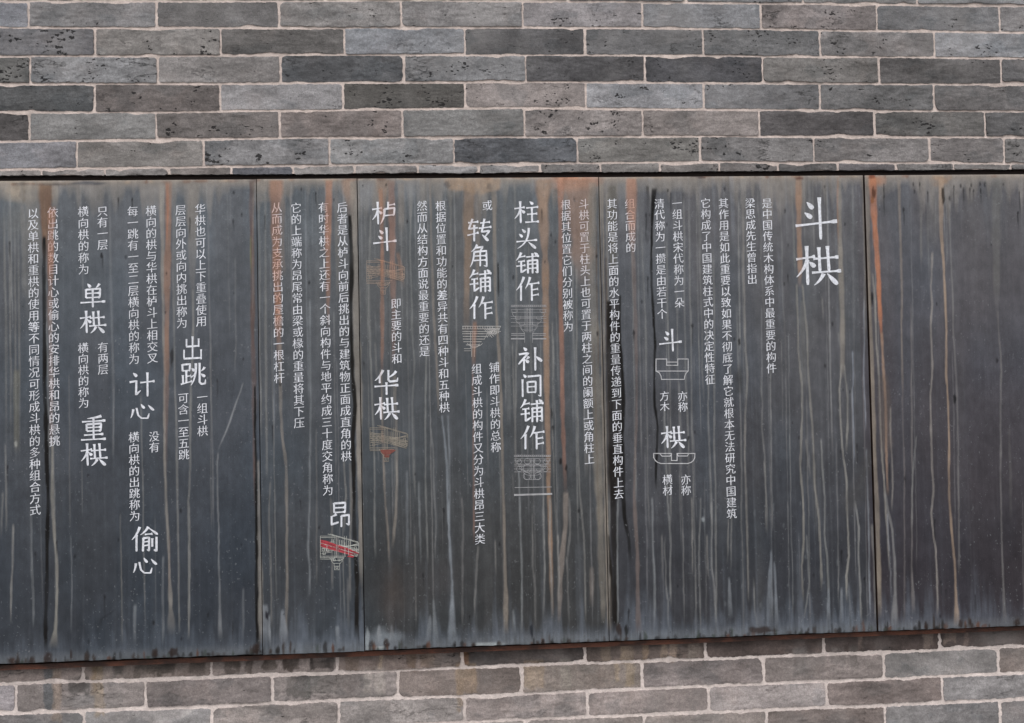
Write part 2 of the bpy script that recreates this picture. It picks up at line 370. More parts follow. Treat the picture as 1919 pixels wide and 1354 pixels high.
TONE_POOL = [(118,118,118),(96,97,99),(110,106,103),(124,128,132),(84,86,89),(120,116,112),(104,107,110)]
ALB = 1.15
bV, bQ, bC, bS, bP = [], [], [], [], []
nv = 0
def add_brick(xa, xb, ft, fbm, tone, fine, low):
    global nv
    mt = rng.uniform(.0050, .0072) if not low else rng.uniform(.0066, .0092)
    mb = rng.uniform(.0050, .0072) if not low else rng.uniform(.0066, .0092)
    ml, mr = rng.uniform(.0036, .0070, 2) if not low else rng.uniform(.0055, .0090, 2)
    xa += ml/2; xb -= mr/2
    h0 = float(ft((xa+xb)/2)) - float(fbm((xa+xb)/2))
    step = .0025 if fine else .03
    nx = max(4, int((xb-xa)/step)); ny = max(3, int(h0/step))
    u, v = np.meshgrid(np.linspace(0, 1, nx+1), np.linspace(0, 1, ny+1))
    x = xa + (xb-xa)*u
    skew = rng.normal(0, .0006, 2)
    zt = ft(x) - mt/2 + skew[0]*(u-.5)*2; zb = fbm(x) + mb/2 + skew[1]*(u-.5)*2
    z = zb + (zt-zb)*v
    y = np.full_like(x, rng.normal(-.0008, .0006)) + rng.normal(0, .0008)*(u-.5) + rng.normal(0, .0005)*(v-.5)
    s = int(rng.integers(1, 10**6))
    if fine:
        # rounded and broken corners
        for cx, cz in ((0, 0), (1, 0), (0, 1), (1, 1)):
            r = rng.choice([.003, .0045, .006, .012], p=[.2, .25, .25, .3]) if low else rng.choice([.002, .0035, .006, .011], p=[.45, .35, .14, .06])
            ex = (xb - r) if cx else (xa + r)
            ez = (zt - r) if cz else (zb + r)
            qx = (x-ex)*(1 if cx else -1); qz = (z-ez)*(1 if cz else -1)
            d = np.hypot(qx, qz); m = (qx > 0) & (qz > 0) & (d > r)
            k = np.where(m, r/np.maximum(d, 1e-6), 1)
            x = np.where(m, ex + (x-ex)*k, x); z = np.where(m, ez + (z-ez)*k, z)
        jx = (noise2(x, z, .014, .009, s)-.5)*.0018 + (noise2(x, z, .005, .004, s+1)-.5)*.0016
        jz = (noise2(x, z, .05, .02, s+2)-.5)*.0016 + (noise2(x, z, .007, .005, s+3)-.5)*.0015 + (noise2(x, z, .0032, .003, s+6)-.5)*.0013
        if low: jz = jz*1.5; jx = jx*1.5
        x = x + jx; z = z + jz
        # a broken arris here and there
        for _ in range(rng.integers(0, 4)):
            cx = rng.uniform(xa, xb); top = rng.random() < .45; ln = rng.uniform(.008, .035); dp = rng.uniform(.0015, .0045)
            wgt = np.exp(-((x-cx)/ln)**2)*np.exp(-((1-v) if top else v)*h0/.010)
            z = z - dp*wgt*(1 if top else -1)
        ed = np.minimum(np.minimum(u*(xb-xa), (1-u)*(xb-xa)), np.minimum(v, 1-v)*h0)
        y = y + .0003*np.exp(-ed/.0014) + (noise2(x, z, .03, .012, s+4)-.5)*.0014 + (noise2(x, z, .010, .005, s+5)-.5)*.0012
    y = np.minimum(y, 0)
    n = (nx+1)*(ny+1)
    V = np.stack([x, y, z], -1).reshape(n, 3)
    idx = np.arange(n).reshape(ny+1, nx+1)
    Q = np.stack([idx[:-1, :-1], idx[:-1, 1:], idx[1:, 1:], idx[1:, :-1]], -1).reshape(-1, 4)
    ring = np.concatenate([idx[0, :], idx[1:, -1], idx[-1, -2::-1], idx[-2:0:-1, 0]])
    R0 = V[ring].copy(); R = R0.copy(); R[:, 1] = .014
    k = np.arange(len(ring)); k2 = (k+1) % len(ring); m_ = n + len(ring)
    Q2 = np.stack([n+k, m_+k, m_+k2, n+k2], -1)
    V = np.concatenate([V, R0, R]); Q = np.concatenate([Q, Q2])
    g_ = np.mean(tone); t = np.tile(lin(g_ + (np.array(tone)-g_)*(.62 if low else .58) + (np.array((2.0, .3, 0)) if low else 0))*ALB*(np.array((1.03, .985, .985))*1.03 if low else np.array((1.03, .985, .99))*.98), (len(V), 1))
    if low: t = brick_stain(V[:, 0], V[:, 2], t)
    bV.append(V); bQ.append(Q + nv); bC.append(t); bS.append(np.full(len(V), rng.uniform(0, 40))); bP.append(np.full(len(V), rng.uniform(0, .5) if low else rng.uniform(.45, 1.1)))
    nv += len(V)
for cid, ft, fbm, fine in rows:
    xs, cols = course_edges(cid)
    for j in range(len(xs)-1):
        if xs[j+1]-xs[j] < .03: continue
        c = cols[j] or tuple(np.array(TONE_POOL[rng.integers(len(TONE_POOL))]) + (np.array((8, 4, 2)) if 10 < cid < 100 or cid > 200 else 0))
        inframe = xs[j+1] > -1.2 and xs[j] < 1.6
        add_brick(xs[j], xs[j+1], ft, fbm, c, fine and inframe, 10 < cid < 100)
wall = empty('brick_wall', (0, 0.06, 0), 'grey brick wall with pale mortar behind and around the dark steel panels', 'wall')
V = np.concatenate(bV); V[:, 1] -= .06
me = quads_mesh('brickwork', V, np.concatenate(bQ)); colour_attr(me, 'tone', np.concatenate(bC))
a = me.attributes.new('seed', 'FLOAT', 'POINT'); a.data.foreach_set('value', np.concatenate(bS).astype(np.float32))
a = me.attributes.new('pitting', 'FLOAT', 'POINT'); a.data.foreach_set('value', np.concatenate(bP).astype(np.float32))
link('brickwork', me, BRICK, wall)

# mortar: a rough sheet between the bricks, with the opening for the panels left out
mV, mQ, mC = [], [], []; nv = 0
def mortar_sheet(xa, xb, za, zb, step, low):
    global nv
    nx = max(1, int((xb-xa)/step)); nz = max(1, int((zb-za)/step))
    x, z = np.meshgrid(np.linspace(xa, xb, nx+1), np.linspace(za, zb, nz+1))
    y = .0010 + (noise2(x, z, .012, .010, 61)-.5)*.0009 + (noise2(x, z, .006, .004, 62)-.5)*.0008
    idx = np.arange(x.size).reshape(nz+1, nx+1)
    Q = np.stack([idx[:-1, :-1], idx[:-1, 1:], idx[1:, 1:], idx[1:, :-1]], -1).reshape(-1, 4)
    v = np.stack([x, y-.06, z], -1).reshape(-1, 3)
    t = np.tile(lin((214, 201, 196) if low else (206, 191, 184)), (len(v), 1))
    if low: t = t*.75 + brick_stain(v[:, 0], v[:, 2], t)*.25
    mV.append(v); mQ.append(Q+nv); mC.append(t); nv += len(v)
mortar_sheet(-1.2, 1.6, GAP_TOP, CAMZ+.98, .0038, False)
mortar_sheet(-1.2, 1.6, CAMZ-.80, PB+.004, .0038, True)
ZT = z0 + .064*12
mortar_sheet(XL, XR, CAMZ+.98, ZT, .05, False); mortar_sheet(XL, XR, 0, CAMZ-.80, .05, True)
for xa, xb in ((XL, -1.2), (1.6, XR)):
    mortar_sheet(xa, xb, GAP_TOP, CAMZ+.98, .05, False); mortar_sheet(xa, xb, CAMZ-.80, PB+.004, .05, True)
me = quads_mesh('mortar', np.concatenate(mV), np.concatenate(mQ)); colour_attr(me, 'tone', np.concatenate(mC))
link('mortar', me, MORTAR, wall)
def box(xa, xb, ya, yb, za, zb):
    v = [(x, y, z) for x in (xa, xb) for y in (ya, yb) for z in (za, zb)]
    f = [(0, 1, 3, 2), (4, 6, 7, 5), (0, 4, 5, 1), (2, 3, 7, 6), (0, 2, 6, 4), (1, 5, 7, 3)]
    return v, f
def boxes_mesh(name, lst):
    v, f = [], []
    for b in lst:
        a, g = box(*b); k = len(v); v += a; f += [tuple(i+k for i in q) for q in g]
    return mesh_from(v, f, name)
# the solid wall behind: above, below and beside the recess, and the back of the recess itself
me = boxes_mesh('wall_core', [(XL, XR, .008-.06, .24-.06, GAP_TOP+.001, ZT), (XL, XR, .008-.06, .24-.06, 0, PB+.002), (XL, XR, .10-.06, .24-.06, PB+.002, GAP_TOP+.001)])
colour_attr(me, 'tone', np.tile(lin((150, 142, 136)), (len(me.vertices), 1)))
link('wall_core', me, MORTAR, wall)

# ------------------------------------------------------------------ frame that carries the sheets
XP0, XP5 = -1.36, 1.75
fr = empty('panel_frame', (0.2, 0, PB-.02), 'dark rusty steel rails along the top and bottom edges of the panels', 'frame')
me = boxes_mesh('top_rail', [(XP0-.2, 2*XP5*0+1.55, .012, .060, PT-.05-PB+.02, PT+.05-PB+.02)]); link('top_rail', me, BLACK, fr)
def rail_mesh(nm_, prof_):
    # lower angle: a black strip for the shadow gap under the sheets and a rusty flange that hangs a little below them
    xs = np.linspace(XP0, XP5, 200) ; v, f = [], []
    zc = PB-.02
    def strip(prof):
        k = len(v)
        for x in xs:
            t = np.clip((x+1.0)/2.4, 0, 1)
            for (y, z, dz) in prof: v.append((x-.2, y, z + dz*t - zc + (float(noise1(x, .05, 5))-.5)*.0008))
        n = len(prof)
        for i in range(len(xs)-1):
            for j in range(n): f.append((k+i*n+j, k+(i+1)*n+j, k+(i+1)*n+(j+1) % n, k+i*n+(j+1) % n))
    strip(prof_)
    return mesh_from(v, f, nm_)
link('gap_shade_strip', rail_mesh('gap_shade_strip', [(-.005, PB+.03, 0), (-.005, PB-.0068, .0024), (.002, PB-.0068, .0024), (.002, PB+.03, 0)]), BLACK, fr)  # black strip standing in for the shade between sheets and flange
link('bottom_rail', rail_mesh('bottom_rail', [(-.0165, PB-.0070, .0024), (-.0170, PB-.0178, .0040), (.002, PB-.0178, .0040), (.002, PB-.0070, .0024)]), RUST, fr)

# ------------------------------------------------------------------ weathering and sky sheen of the steel, painted as albedo
RX, RZ = .0012, .0024
gx = np.arange(XP0-.02, XP5+.02, RX); gz = np.arange(PB-.01, PT+.01, RZ)
GX, GZ = np.meshgrid(gx, gz)
JX = []
for pts in ([(478,336),(482,445),(495,1225)], [(666,334),(675,660),(680,940),(685,1218)], [(1123,330),(1126,600),(1133,920),(1145,1190)], [(1616,328),(1628,660),(1638,940),(1647,1181)]):
    JX.append(float(np.mean(P([p[0] for p in pts], [p[1] for p in pts], YP)[0])))
EDGES = [XP0] + JX + [XP5]
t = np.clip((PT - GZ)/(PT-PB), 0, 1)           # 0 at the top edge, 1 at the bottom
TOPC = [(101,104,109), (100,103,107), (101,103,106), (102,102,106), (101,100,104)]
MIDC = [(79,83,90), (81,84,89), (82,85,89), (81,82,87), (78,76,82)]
BOTC = [(58,62,69), (62,65,70), (60,61,63), (59,60,65), (57,53,58)]  # lighter top, darker foot: reflected sky sheen painted into the base colour
PAT_SHEEN = np.zeros(GX.shape+(3,))
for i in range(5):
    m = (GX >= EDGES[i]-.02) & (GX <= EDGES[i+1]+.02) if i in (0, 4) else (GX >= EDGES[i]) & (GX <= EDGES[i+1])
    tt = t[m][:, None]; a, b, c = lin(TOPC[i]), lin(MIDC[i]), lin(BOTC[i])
    PAT_SHEEN[m] = np.where(tt < .45, a + (b-a)*(tt/.45), b + (c-b)*np.clip((tt-.45)/.4, 0, 1))
blot = noise2(GX, GZ, .10, .16, 71)*.6 + noise2(GX, GZ, .03, .06, 72)*.4
PAT_SHEEN *= (.90 + .20*blot)[..., None]
tint = (noise2(GX, GZ, .16, .3, 73)-.5)[..., None]*np.array([.035, .0, -.05]); PAT_SHEEN *= 1 + tint; PAT_SHEEN *= .80; PAT_SHEEN *= 1 + np.clip(noise2(GX, GZ, .06, .20, 74)-.45, 0, 1)[..., None]*np.array([-.10, .04, .12])
OVER = np.zeros(GX.shape+(4,))                 # rust that has run over the lettering
def blend(sl, c, a):
    PAT_SHEEN[sl] = PAT_SHEEN[sl]*(1-a[..., None]) + lin(c)*a[..., None]
def over(sl, c, a):
    OVER[sl+(slice(0, 3),)] = OVER[sl+(slice(0, 3),)]*(1-a[..., None]) + lin(c)*a[..., None]
    OVER[sl+(3,)] = np.maximum(OVER[sl+(3,)], a)
ALL = (slice(None), slice(None))
dT = PT - GZ; dB = GZ - PB
# mineral wash along the top edge, fingering downwards
col = noise1(GX, .010, 81)*.5 + noise1(GX, .035, 82)*.5
hgt = .024 + .11*np.clip(col*1.6-.45, 0, 1)**1.5
blend(ALL, (138,132,126), np.clip(1-dT/hgt, 0, 1)**.8*.74)
blend(ALL, (140,128,116), np.clip(1-dT/.016, 0, 1)*.5)
# fine run marks all over, and longer ones with a life of their own
rw_ = np.interp(GX, [EDGES[1]-.60, EDGES[1]-.55, EDGES[1]-.01, EDGES[1]+.01, EDGES[4]-.01, EDGES[4]+.05], [.9, .32, .32, .85, 1, .45])
for sx, sd, cc, al, th in ((.0035, 83, (128,130,134), .30, .60), (.007, 84, (120,126,136), .34, .60), (.014, 85, (126,127,128), .30, .64), (.005, 88, (48,48,51), .30, .66), (.011, 89, (52,52,55), .30, .66)):
    drift = (noise1(GZ, .12, sd+100)-.5)*.006
    n1 = noise1(GX + drift, sx, sd); lf = noise2(GX, GZ, sx*2.2, .22, sd+200)
    blend(ALL, cc, np.clip((n1-th)*4, 0, 1)*np.clip((lf-.46)*3, 0, 1)*al*.62*rw_*(.35+.95*np.exp(-dT/.22)+.55*np.exp(-dB/.12)))
# pale bloom creeping up from the bottom edge
col = noise1(GX, .008, 91)*.35 + noise1(GX, .022, 92)*.40 + noise1(GX, .09, 97)*.25
hgt = .040 + .17*np.clip(col*1.7-.52, 0, 1)**1.5
wgt_ = np.interp(GX, [EDGES[1]-.2, EDGES[1], EDGES[1]+.05, EDGES[4], EDGES[4]+.1, EDGES[4]+.3], [.32, .42, .58, .62, .48, .30])
blend(ALL, (104,111,122), np.clip(1-dB/hgt, 0, 1)**1.1*wgt_*np.clip(.45 + 1.0*noise2(GX, GZ, .0028, .035, 98) + .3*(noise2(GX, GZ, .03, .02, 99)-.5), 0, 1.4))
blend(ALL, (108,110,111), np.clip(1-dB/.026, 0, 1)*.40)

def paint(pts, wpx, c, a, ov=0.0, soft=.28, fade=(6, 30), edge=0.0, seed=None):
    """one run mark: centre line in photo pixels from top to bottom, width in pixels"""
    pts = sorted(pts, key=lambda p: p[1])
    px = np.array([p[0] for p in pts], float); py = np.array([p[1] for p in pts], float)
    c_run = c
    wp = np.array([(p[2] if len(p) > 2 else wpx) for p in pts], float)
    x, z = P(px, py, YP)
    if max(c) <= 64: c = tuple(np.array(c)*.62); a = min(1.0, a*1.12); wp = wp*1.12
    if max(c) > 100:                            # thin films: the sheet shows through
        g_ = float(np.mean(c)); c = tuple(g_*.97 + (np.array(c)-g_)*(.50 if max(c)-min(c) < 48 else .76)); a = a*.82; wp = np.where(wp < 7, wp*.78, wp)
    k = .00122
    zt, zb = z[0], z[-1]
    r0, r1 = np.searchsorted(gz, zb), np.searchsorted(gz, zt)
    if r1 <= r0: return
    zz = gz[r0:r1]
    s = int(abs(px[0]*13 + py[0]*7)) if seed is None else seed
    xc = np.interp(zz, z[::-1], x[::-1]) + (noise1(zz, .07, s)-.5)*.0018 + (noise1(zz, .012, s+1)-.5)*.0008
    hw = np.interp(zz, z[::-1], wp[::-1])*k/2*(.78 + .44*noise1(zz, .03, s+2))
    c0, c1 = np.searchsorted(gx, (xc-hw*2.2-.003).min()), np.searchsorted(gx, (xc+hw*2.2+.003).max())
    if c1 <= c0: return
    d = np.abs(gx[None, c0:c1] - xc[:, None])
    sf = np.maximum(hw*soft*2, RX*.9)[:, None]
    prof = np.clip((hw[:, None] + sf/2 - d)/sf, 0, 1)
    if edge: prof = prof*(1-edge + edge*np.clip(d/np.maximum(hw, 1e-4)[:, None], 0, 1)**2)
    f = np.clip((zt-zz)/(fade[0]*k+1e-6), 0, 1)*np.clip((zz-zb)/(fade[1]*k+1e-6), 0, 1)*(.72+.5*noise1(zz, .06, s+3))
    al = np.clip(prof*f[:, None]*a, 0, 1)
    sl = (slice(r0, r1), slice(c0, c1))
    blend(sl, c, al)
    if ov: over(sl, c_run, al*ov)
def blob(px, py, rx, ry, c, a, pw=2.0, rag=.35):
    x, z = P(px, py, YP); k = .00122
    c0, c1 = np.searchsorted(gx, x-rx*k*1.6), np.searchsorted(gx, x+rx*k*1.6); r0, r1 = np.searchsorted(gz, z-ry*k*1.6), np.searchsorted(gz, z+ry*k*1.6)
    sl = (slice(r0, r1), slice(c0, c1)); X, Z = GX[sl], GZ[sl]
    if X.size == 0: return
    d = np.hypot((X-x)/(rx*k), (Z-z)/(ry*k)) + (noise2(X, Z, max(rx*k*.5, .003), max(ry*k*.5, .004), int(px+py))-.5)*rag*2
    blend(sl, c, np.clip((1.1-d)*pw, 0, 1)*a)

G = (142,138,132); PB_ = (126,134,146); T = (146,124,106); O = (164,112,84); K = (30,28,29); OL = (122,116,104); DR = (98,62,50)
# --- first sheet
blob(38, 352, 60, 26, (150,138,124), .8, 1.2); blob(40, 400, 40, 60, (122,120,114), .35, .8)
for i in range(230):                            # hair-fine straight runs, most of them from the top edge
    x0 = rng.uniform(-10, 1925); top = rng.random() < .55
    yt_ = rng.uniform(335, 380) if top else rng.uniform(420, 1000); ln_ = rng.choice([rng.uniform(40, 180), rng.uniform(150, 700)], p=[.5, .5])
    yb_ = min(yt_+ln_, 1180); 
    if yb_ - yt_ < 30 or rng.random() > np.interp(x0, [0, 90, 130, 470, 500, 1630, 1680], [.8, .8, .22, .22, 1, 1, .4]): continue
    g0 = rng.uniform(118, 146); paint([(x0, yt_), (x0+(yb_-yt_)*.018+rng.uniform(-2, 2), yb_)], rng.uniform(1.4, 3.4), (g0, g0, g0+rng.uniform(-4, 6)), rng.uniform(.25, .6), fade=(15, 50), soft=.3)
blob(43, 362, 8, 14, (96,88,80), .6)
paint([(60,343),(62,420),(63,520),(64,620)], 26, (132,126,118), .55, fade=(4, 200))
paint([(40,343),(45,480),(45,560)], 8, G, .35)
paint([(86,343,24),(85,400,20),(84,440,12),(84,500,8)], 20, (122,86,60), 1.0, fade=(4, 60))
paint([(103,343),(104,392)], 10, (158,146,132), .6)
paint([(98,384,11),(96,440,11),(94,520,9),(93,620,8)], 11, O, .85, ov=.75, fade=(10, 120))
paint([(92,560),(95,700),(96,840)], 7, (150,118,108), .5, ov=.35)
paint([(82,440,5),(83,560,7),(84,660,6),(83,720,5),(86,770,7),(88,860,7),(90,940,5),(88,1000,6),(88,1080,6),(86,1160,6),(85,1224,7)], 5, K, 1.0, soft=.2)
paint([(97,826),(98,930),(103,1010),(107,1060),(107,1110),(104,1180),(100,1215,16)], 6, (136,130,118), .8)
for x in (8, 17, 27, 34): paint([(x, 390), (x+2, 620), (x+3, 880)], 4, G, .35, fade=(80, 160))
paint([(30,690),(31,850)], 10, (128,120,88), .35); blob(30, 832, 3, 5, (150,150,146), .7)
paint([(10,830),(12,1000)], 4, G, .4); paint([(25,980),(22,1080),(20,1170)], 4, G, .5); paint([(58,950),(60,1060),(63,1180)], 5, (116,122,128), .5); paint([(5,920),(2,1010)], 4, G, .4)
paint([(280,350),(281,376)], 3, G, .5); paint([(290,350),(292,378)], 3, G, .5); paint([(205,345),(207,520),(212,700),(212,900)], 5, (118,122,128), .4, fade=(10, 200)); paint([(213,720),(212,860)], 4, (126,130,136), .4)
paint([(303,343,9),(304,420,7),(305,560,6),(308,700,6),(309,860,5),(312,960,5),(317,1040,5),(320,1140,7),(322,1190,16)], 6, (148,138,126), .72, fade=(4, 60))
paint([(315,340,13),(316,430,12),(314,500,11),(312,600,8),(312,720,8),(311,900,5)], 10, (156,114,90), .68, fade=(3, 250)); paint([(314,340,7),(315,400,5),(313,460,4)], 6, (176,110,80), .55)
paint([(318,1000),(316,1060),(317,1120)], 4, (120,100,90), .6)
paint([(331,380),(331,600)], 9, (120,122,124), .4)
paint([(324,400),(325,560),(327,700),(330,780),(332,900),(333,1000),(335,1090),(336,1190)], 4, (138,136,132), .65, edge=.3)
paint([(362,337,22),(361,400,18),(361,500,12),(362,600,6)], 16, (136,126,116), .6, fade=(3, 160))
paint([(361,540),(362,640),(357,730),(356,880),(353,940),(355,990),(355,1080),(354,1200)], 4.5, (140,138,132), .72, edge=.3)
paint([(457,715,3),(445,748,4),(430,790,4),(408,845,3)], 3.5, (136,140,146), .75, soft=.5)
paint([(408,846),(407,880),(410,1000),(411,1090),(413,1200,7)], 3.5, (134,138,144), .6)
paint([(440,480),(442,640),(440,700)], 3, (126,128,130), .4)
paint([(471,338,9),(472,420,8),(473,520,8),(474,640,7),(477,740,8),(476,820,6),(478,960,6)], 8, (104,70,60), .85, fade=(3, 80)); paint([(470,440),(470,520)], 3, (126,122,70), .6); paint([(474,360),(474,600)], 3, (142,118,108), .5)
paint([(477,720,3),(479,860,4),(481,1000,5),(482,1100,6),(483,1170,6),(484,1222,8)], 5, K, .9, soft=.25)
paint([(132,1000),(134,1100),(134,1190)], 3, (126,132,140), .45); paint([(226,960),(227,1060),(229,1210)], 3, (128,126,120), .5); paint([(253,1130),(252,1215)], 6, (120,128,136), .5); paint([(306,1040),(305,1210)], 5, (118,124,132), .5); paint([(455,1100),(456,1200)], 5, (112,118,126), .5); paint([(130,700),(131,1000)], 2.5, G, .25); paint([(395,640),(396,1000)], 2.5, G, .22); paint([(183,1190),(190,1160),(220,1140)], 5, (52,54,60), .4)
# --- second sheet
blob(506, 352, 40, 24, (132,124,116), .5, 1.2)
paint([(518,336,22),(517,400,18),(518,460,15),(520,560,14),(523,640,10),(525,700,7)], 16, O, .82, ov=.80, fade=(3, 120))
paint([(530,370),(529,440),(531,520)], 8, (146,120,104), .5, ov=.3)
paint([(525,640),(527,770),(530,820),(536,870),(537,940),(538,1080),(536,1190)], 6, (144,130,116), .75, ov=.2, edge=.2)
paint([(497,360),(498,560),(499,700),(501,900)], 5, G, .4); paint([(486,380),(487,600),(489,820)], 4, G, .35)
paint([(484,860,4),(486,960,6),(488,1080,8),(489,1210,9)], 6, (138,130,120), .75)
paint([(507,900),(505,960),(507,1050),(510,1180)], 4, (130,126,120), .5)
paint([(572,350),(574,480),(576,620),(580,760)], 4, PB_, .4); paint([(580,560),(582,760),(581,930),(578,1020),(581,1070),(580,1120)], 4.5, (122,130,138), .6); paint([(592,800),(594,1100)], 3, G, .3); paint([(513,560),(514,820)], 3, (120,128,142), .45)
paint([(617,335,15),(616,400,10),(615,470,9),(615,530,7),(616,620,4)], 9, (168,114,86), .68, ov=.75, fade=(3, 80))
paint([(630,338),(632,420),(634,560)], 8, (130,122,114), .4)
paint([(653,335,30),(656,370,20),(660,420,12)], 20, (158,122,98), .75, ov=.3, fade=(3, 60))
paint([(663,338,12),(664,430,10),(666,500,12),(668,620,13),(671,720,13),(673,850,11),(675,920,9),(676,1010,7),(678,1100,8)], 12, (140,128,114), .85, fade=(3, 60))
paint([(655,400,6),(659,480,7),(658,580,6),(661,700,6),(665,760,7),(661,820,7),(663,900,6),(662,960,6),(665,1010,7),(669,1090,7),(668,1150,6),(668,1200,6)], 6, (36,33,32), .92, soft=.25)
paint([(645,860),(648,930),(645,1000)], 4, G, .5); paint([(656,865),(658,940),(655,1040),(656,1130)], 5, (132,126,120), .6); paint([(619,930),(622,1000),(624,1110)], 5, (130,126,122), .55); paint([(651,1080),(653,1180)], 5, (112,110,110), .5)
paint([(497,1130,8),(499,1210,16)], 8, (122,130,142), .7); paint([(530,1140,6),(533,1215,18)], 8, (120,128,140), .65); paint([(505,1150),(507,1215)], 4, (130,138,148), .6); paint([(632,1170),(634,1210)], 8, (124,132,142), .6)
# --- third sheet
for x, wd in ((686, 30), (762, 40)): paint([(x,336,wd),(x,370,wd*.8),(x+1,400,wd*.5)], wd, (116,126,140), .55, fade=(3, 40))
paint([(717,335,26),(716,370,16),(716,420,10)], 18, (150,122,102), .65, ov=.3, fade=(3, 40))
paint([(714,350,7),(716,460,7),(717,520,7),(717,580,7),(716,700,6)], 7, O, .6, ov=.85)
paint([(733,335,12),(735,420,12),(735,500,10),(737,580,8)], 10, (158,114,96), .6, ov=.55); paint([(738,560),(737,680)], 7, (138,96,82), .5, ov=.3)
paint([(751,340),(752,440)], 10, (140,124,108), .5)
paint([(745,470),(750,500),(755,540)], 8, (160,112,84), .4, ov=.6)
paint([(695,400),(690,520),(691,600),(694,650),(698,740),(701,860),(703,1000),(704,1050)], 4, (134,134,130), .6); paint([(714,690),(716,780),(718,860),(722,940),(727,1000),(730,1060)], 5, (146,128,112), .6, ov=.4); paint([(740,700),(742,800),(744,900),(742,960),(736,1030)], 6, (142,128,114), .62); paint([(743,860),(744,940)], 4, (136,130,122), .5)
paint([(703,640),(708,720)], 4, G, .4); paint([(706,800),(710,880)], 4, (120,126,132), .4)
paint([(770,345),(769,480),(772,600),(776,680),(773,760),(775,860),(778,940)], 4, (130,132,130), .5); paint([(790,340),(792,500),(794,640)], 5, (124,122,118), .4)
paint([(800,640),(798,720),(797,800),(798,900),(800,980),(802,1060)], 4, (132,134,132), .6); paint([(808,800),(811,840),(813,900),(817,980),(816,1050)], 4, (130,132,134), .55); paint([(763,880),(764,1000),(762,1060)], 6, (112,120,130), .5); paint([(785,900),(788,1060)], 4, (120,128,134), .5)
paint([(806,340),(808,460),(812,560),(818,680),(822,780)], 6, (142,126,112), .55, ov=.25); paint([(824,360),(828,560),(830,700)], 5, (130,124,116), .45); paint([(845,360),(842,560),(838,700)], 5, (130,128,122), .4)
paint([(828,775),(834,830),(838,880),(840,960),(844,1040),(847,1090),(848,1150,8),(846,1210,20)], 5, (124,136,150), .8); paint([(840,775),(842,850),(843,930),(841,1000),(843,1060)], 4, (124,134,146), .6)
for i, (bx, by) in enumerate(((862,346),(884,346),(906,345),(924,344),(850,340))): blob(bx, by, 17, 14+3*(i % 3), (146,128,112), .75, 2.5, .25)
blob(838, 345, 7, 8, (70,70,74), .6); blob(917, 350, 6, 7, (80,78,80), .5)
paint([(880,340,26),(879,400,20),(876,480,14),(874,560,12),(873,640,8)], 18, (146,118,94), .65, ov=.2, fade=(3, 100)); paint([(896,350,12),(896,440,8),(893,560,6)], 8, (142,124,108), .5)
paint([(925,343,9),(927,440,7),(929,560,6),(934,640,6),(938,720,6),(941,820,6),(943,920,6),(945,1020,6),(948,1120,7),(948,1190,9)], 6, (144,126,108), .68)
paint([(945,340),(948,480),(952,640),(954,800)], 7, (112,116,116), .45); paint([(890,600),(888,650),(887,690)], 7, (170,116,84), .5, ov=.7); paint([(886,690),(887,900),(888,1020)], 4, (150,108,92), .4, ov=.5)
paint([(933,490),(934,568)], 3, (34,32,33), .85); paint([(897,1020),(892,1080),(889,1160)], 5, (126,124,122), .55); paint([(865,930),(868,1010),(866,1100),(867,1180)], 5, (120,118,118), .5); paint([(928,1010),(929,1080)], 3, G, .4); paint([(778,1000),(779,1180)], 3, G, .4); paint([(812,1120),(817,1210,10)], 5, (122,132,142), .6); paint([(806,1150),(803,1210,12)], 5, (116,124,134), .6)
blob(765, 1110, 95, 70, (60,58,58), .55, .9); blob(735, 1120, 24, 70, (66,58,54), .6, .9); blob(830, 1080, 60, 40, (60,59,61), .4, .9)
blob(725, 1196, 36, 20, (118,124,130), .7, 1.2); paint([(711,1168,3),(709,1215,14)], 8, (132,138,146), .7); paint([(734,1168,3),(735,1212,16)], 8, (126,132,140), .6); blob(689, 1200, 5, 22, (140,146,150), .7); blob(915, 1207, 34, 4, (160,166,168), .8); blob(708, 1213, 20, 3, (160,164,164), .6)
paint([(965,345),(968,600),(966,900)], 4, G, .4); paint([(985,340),(988,372)], 30, (116,124,132), .4)
blob(1064, 338, 60, 20, (162,118,96), .88, 1.3, .4)
paint([(1018,335,28),(1018,400,18),(1021,480,12),(1022,560,12),(1024,660,10),(1026,800,9),(1029,930,7),(1033,1060,7),(1035,1160,6)], 14, (156,122,96), .8, fade=(3, 120))
paint([(1043,350),(1042,385)], 12, (112,84,70), .6)
paint([(1052,338,18),(1050,400,9),(1050,520,8),(1052,640,8),(1054,760,7),(1057,860,7),(1060,930,7)], 9, (168,112,86), .58, ov=.8, fade=(3, 80)); paint([(1060,920,8),(1060,980,8),(1053,1040,10),(1050,1100,8),(1048,1170,7)], 8, (138,120,108), .7); paint([(1062,1040),(1064,1100),(1068,1180)], 4, (124,122,120), .5)
paint([(1086,335,62),(1086,380,56),(1088,430,46),(1092,500,34),(1100,560,20)], 50, (152,120,102), .8, ov=.35, fade=(3, 120))
paint([(1110,340,16),(1108,440,16),(1109,540,16),(1114,640,17),(1118,760,17),(1121,880,17),(1125,980,13),(1128,1060,11),(1131,1170,9)], 16, (134,122,106), .66, fade=(3, 40)); paint([(1117,420),(1119,560),(1122,700)], 3, (84,72,62), .6); paint([(1112,640),(1117,760),(1119,900),(1124,1000)], 4, (112,94,76), .6)
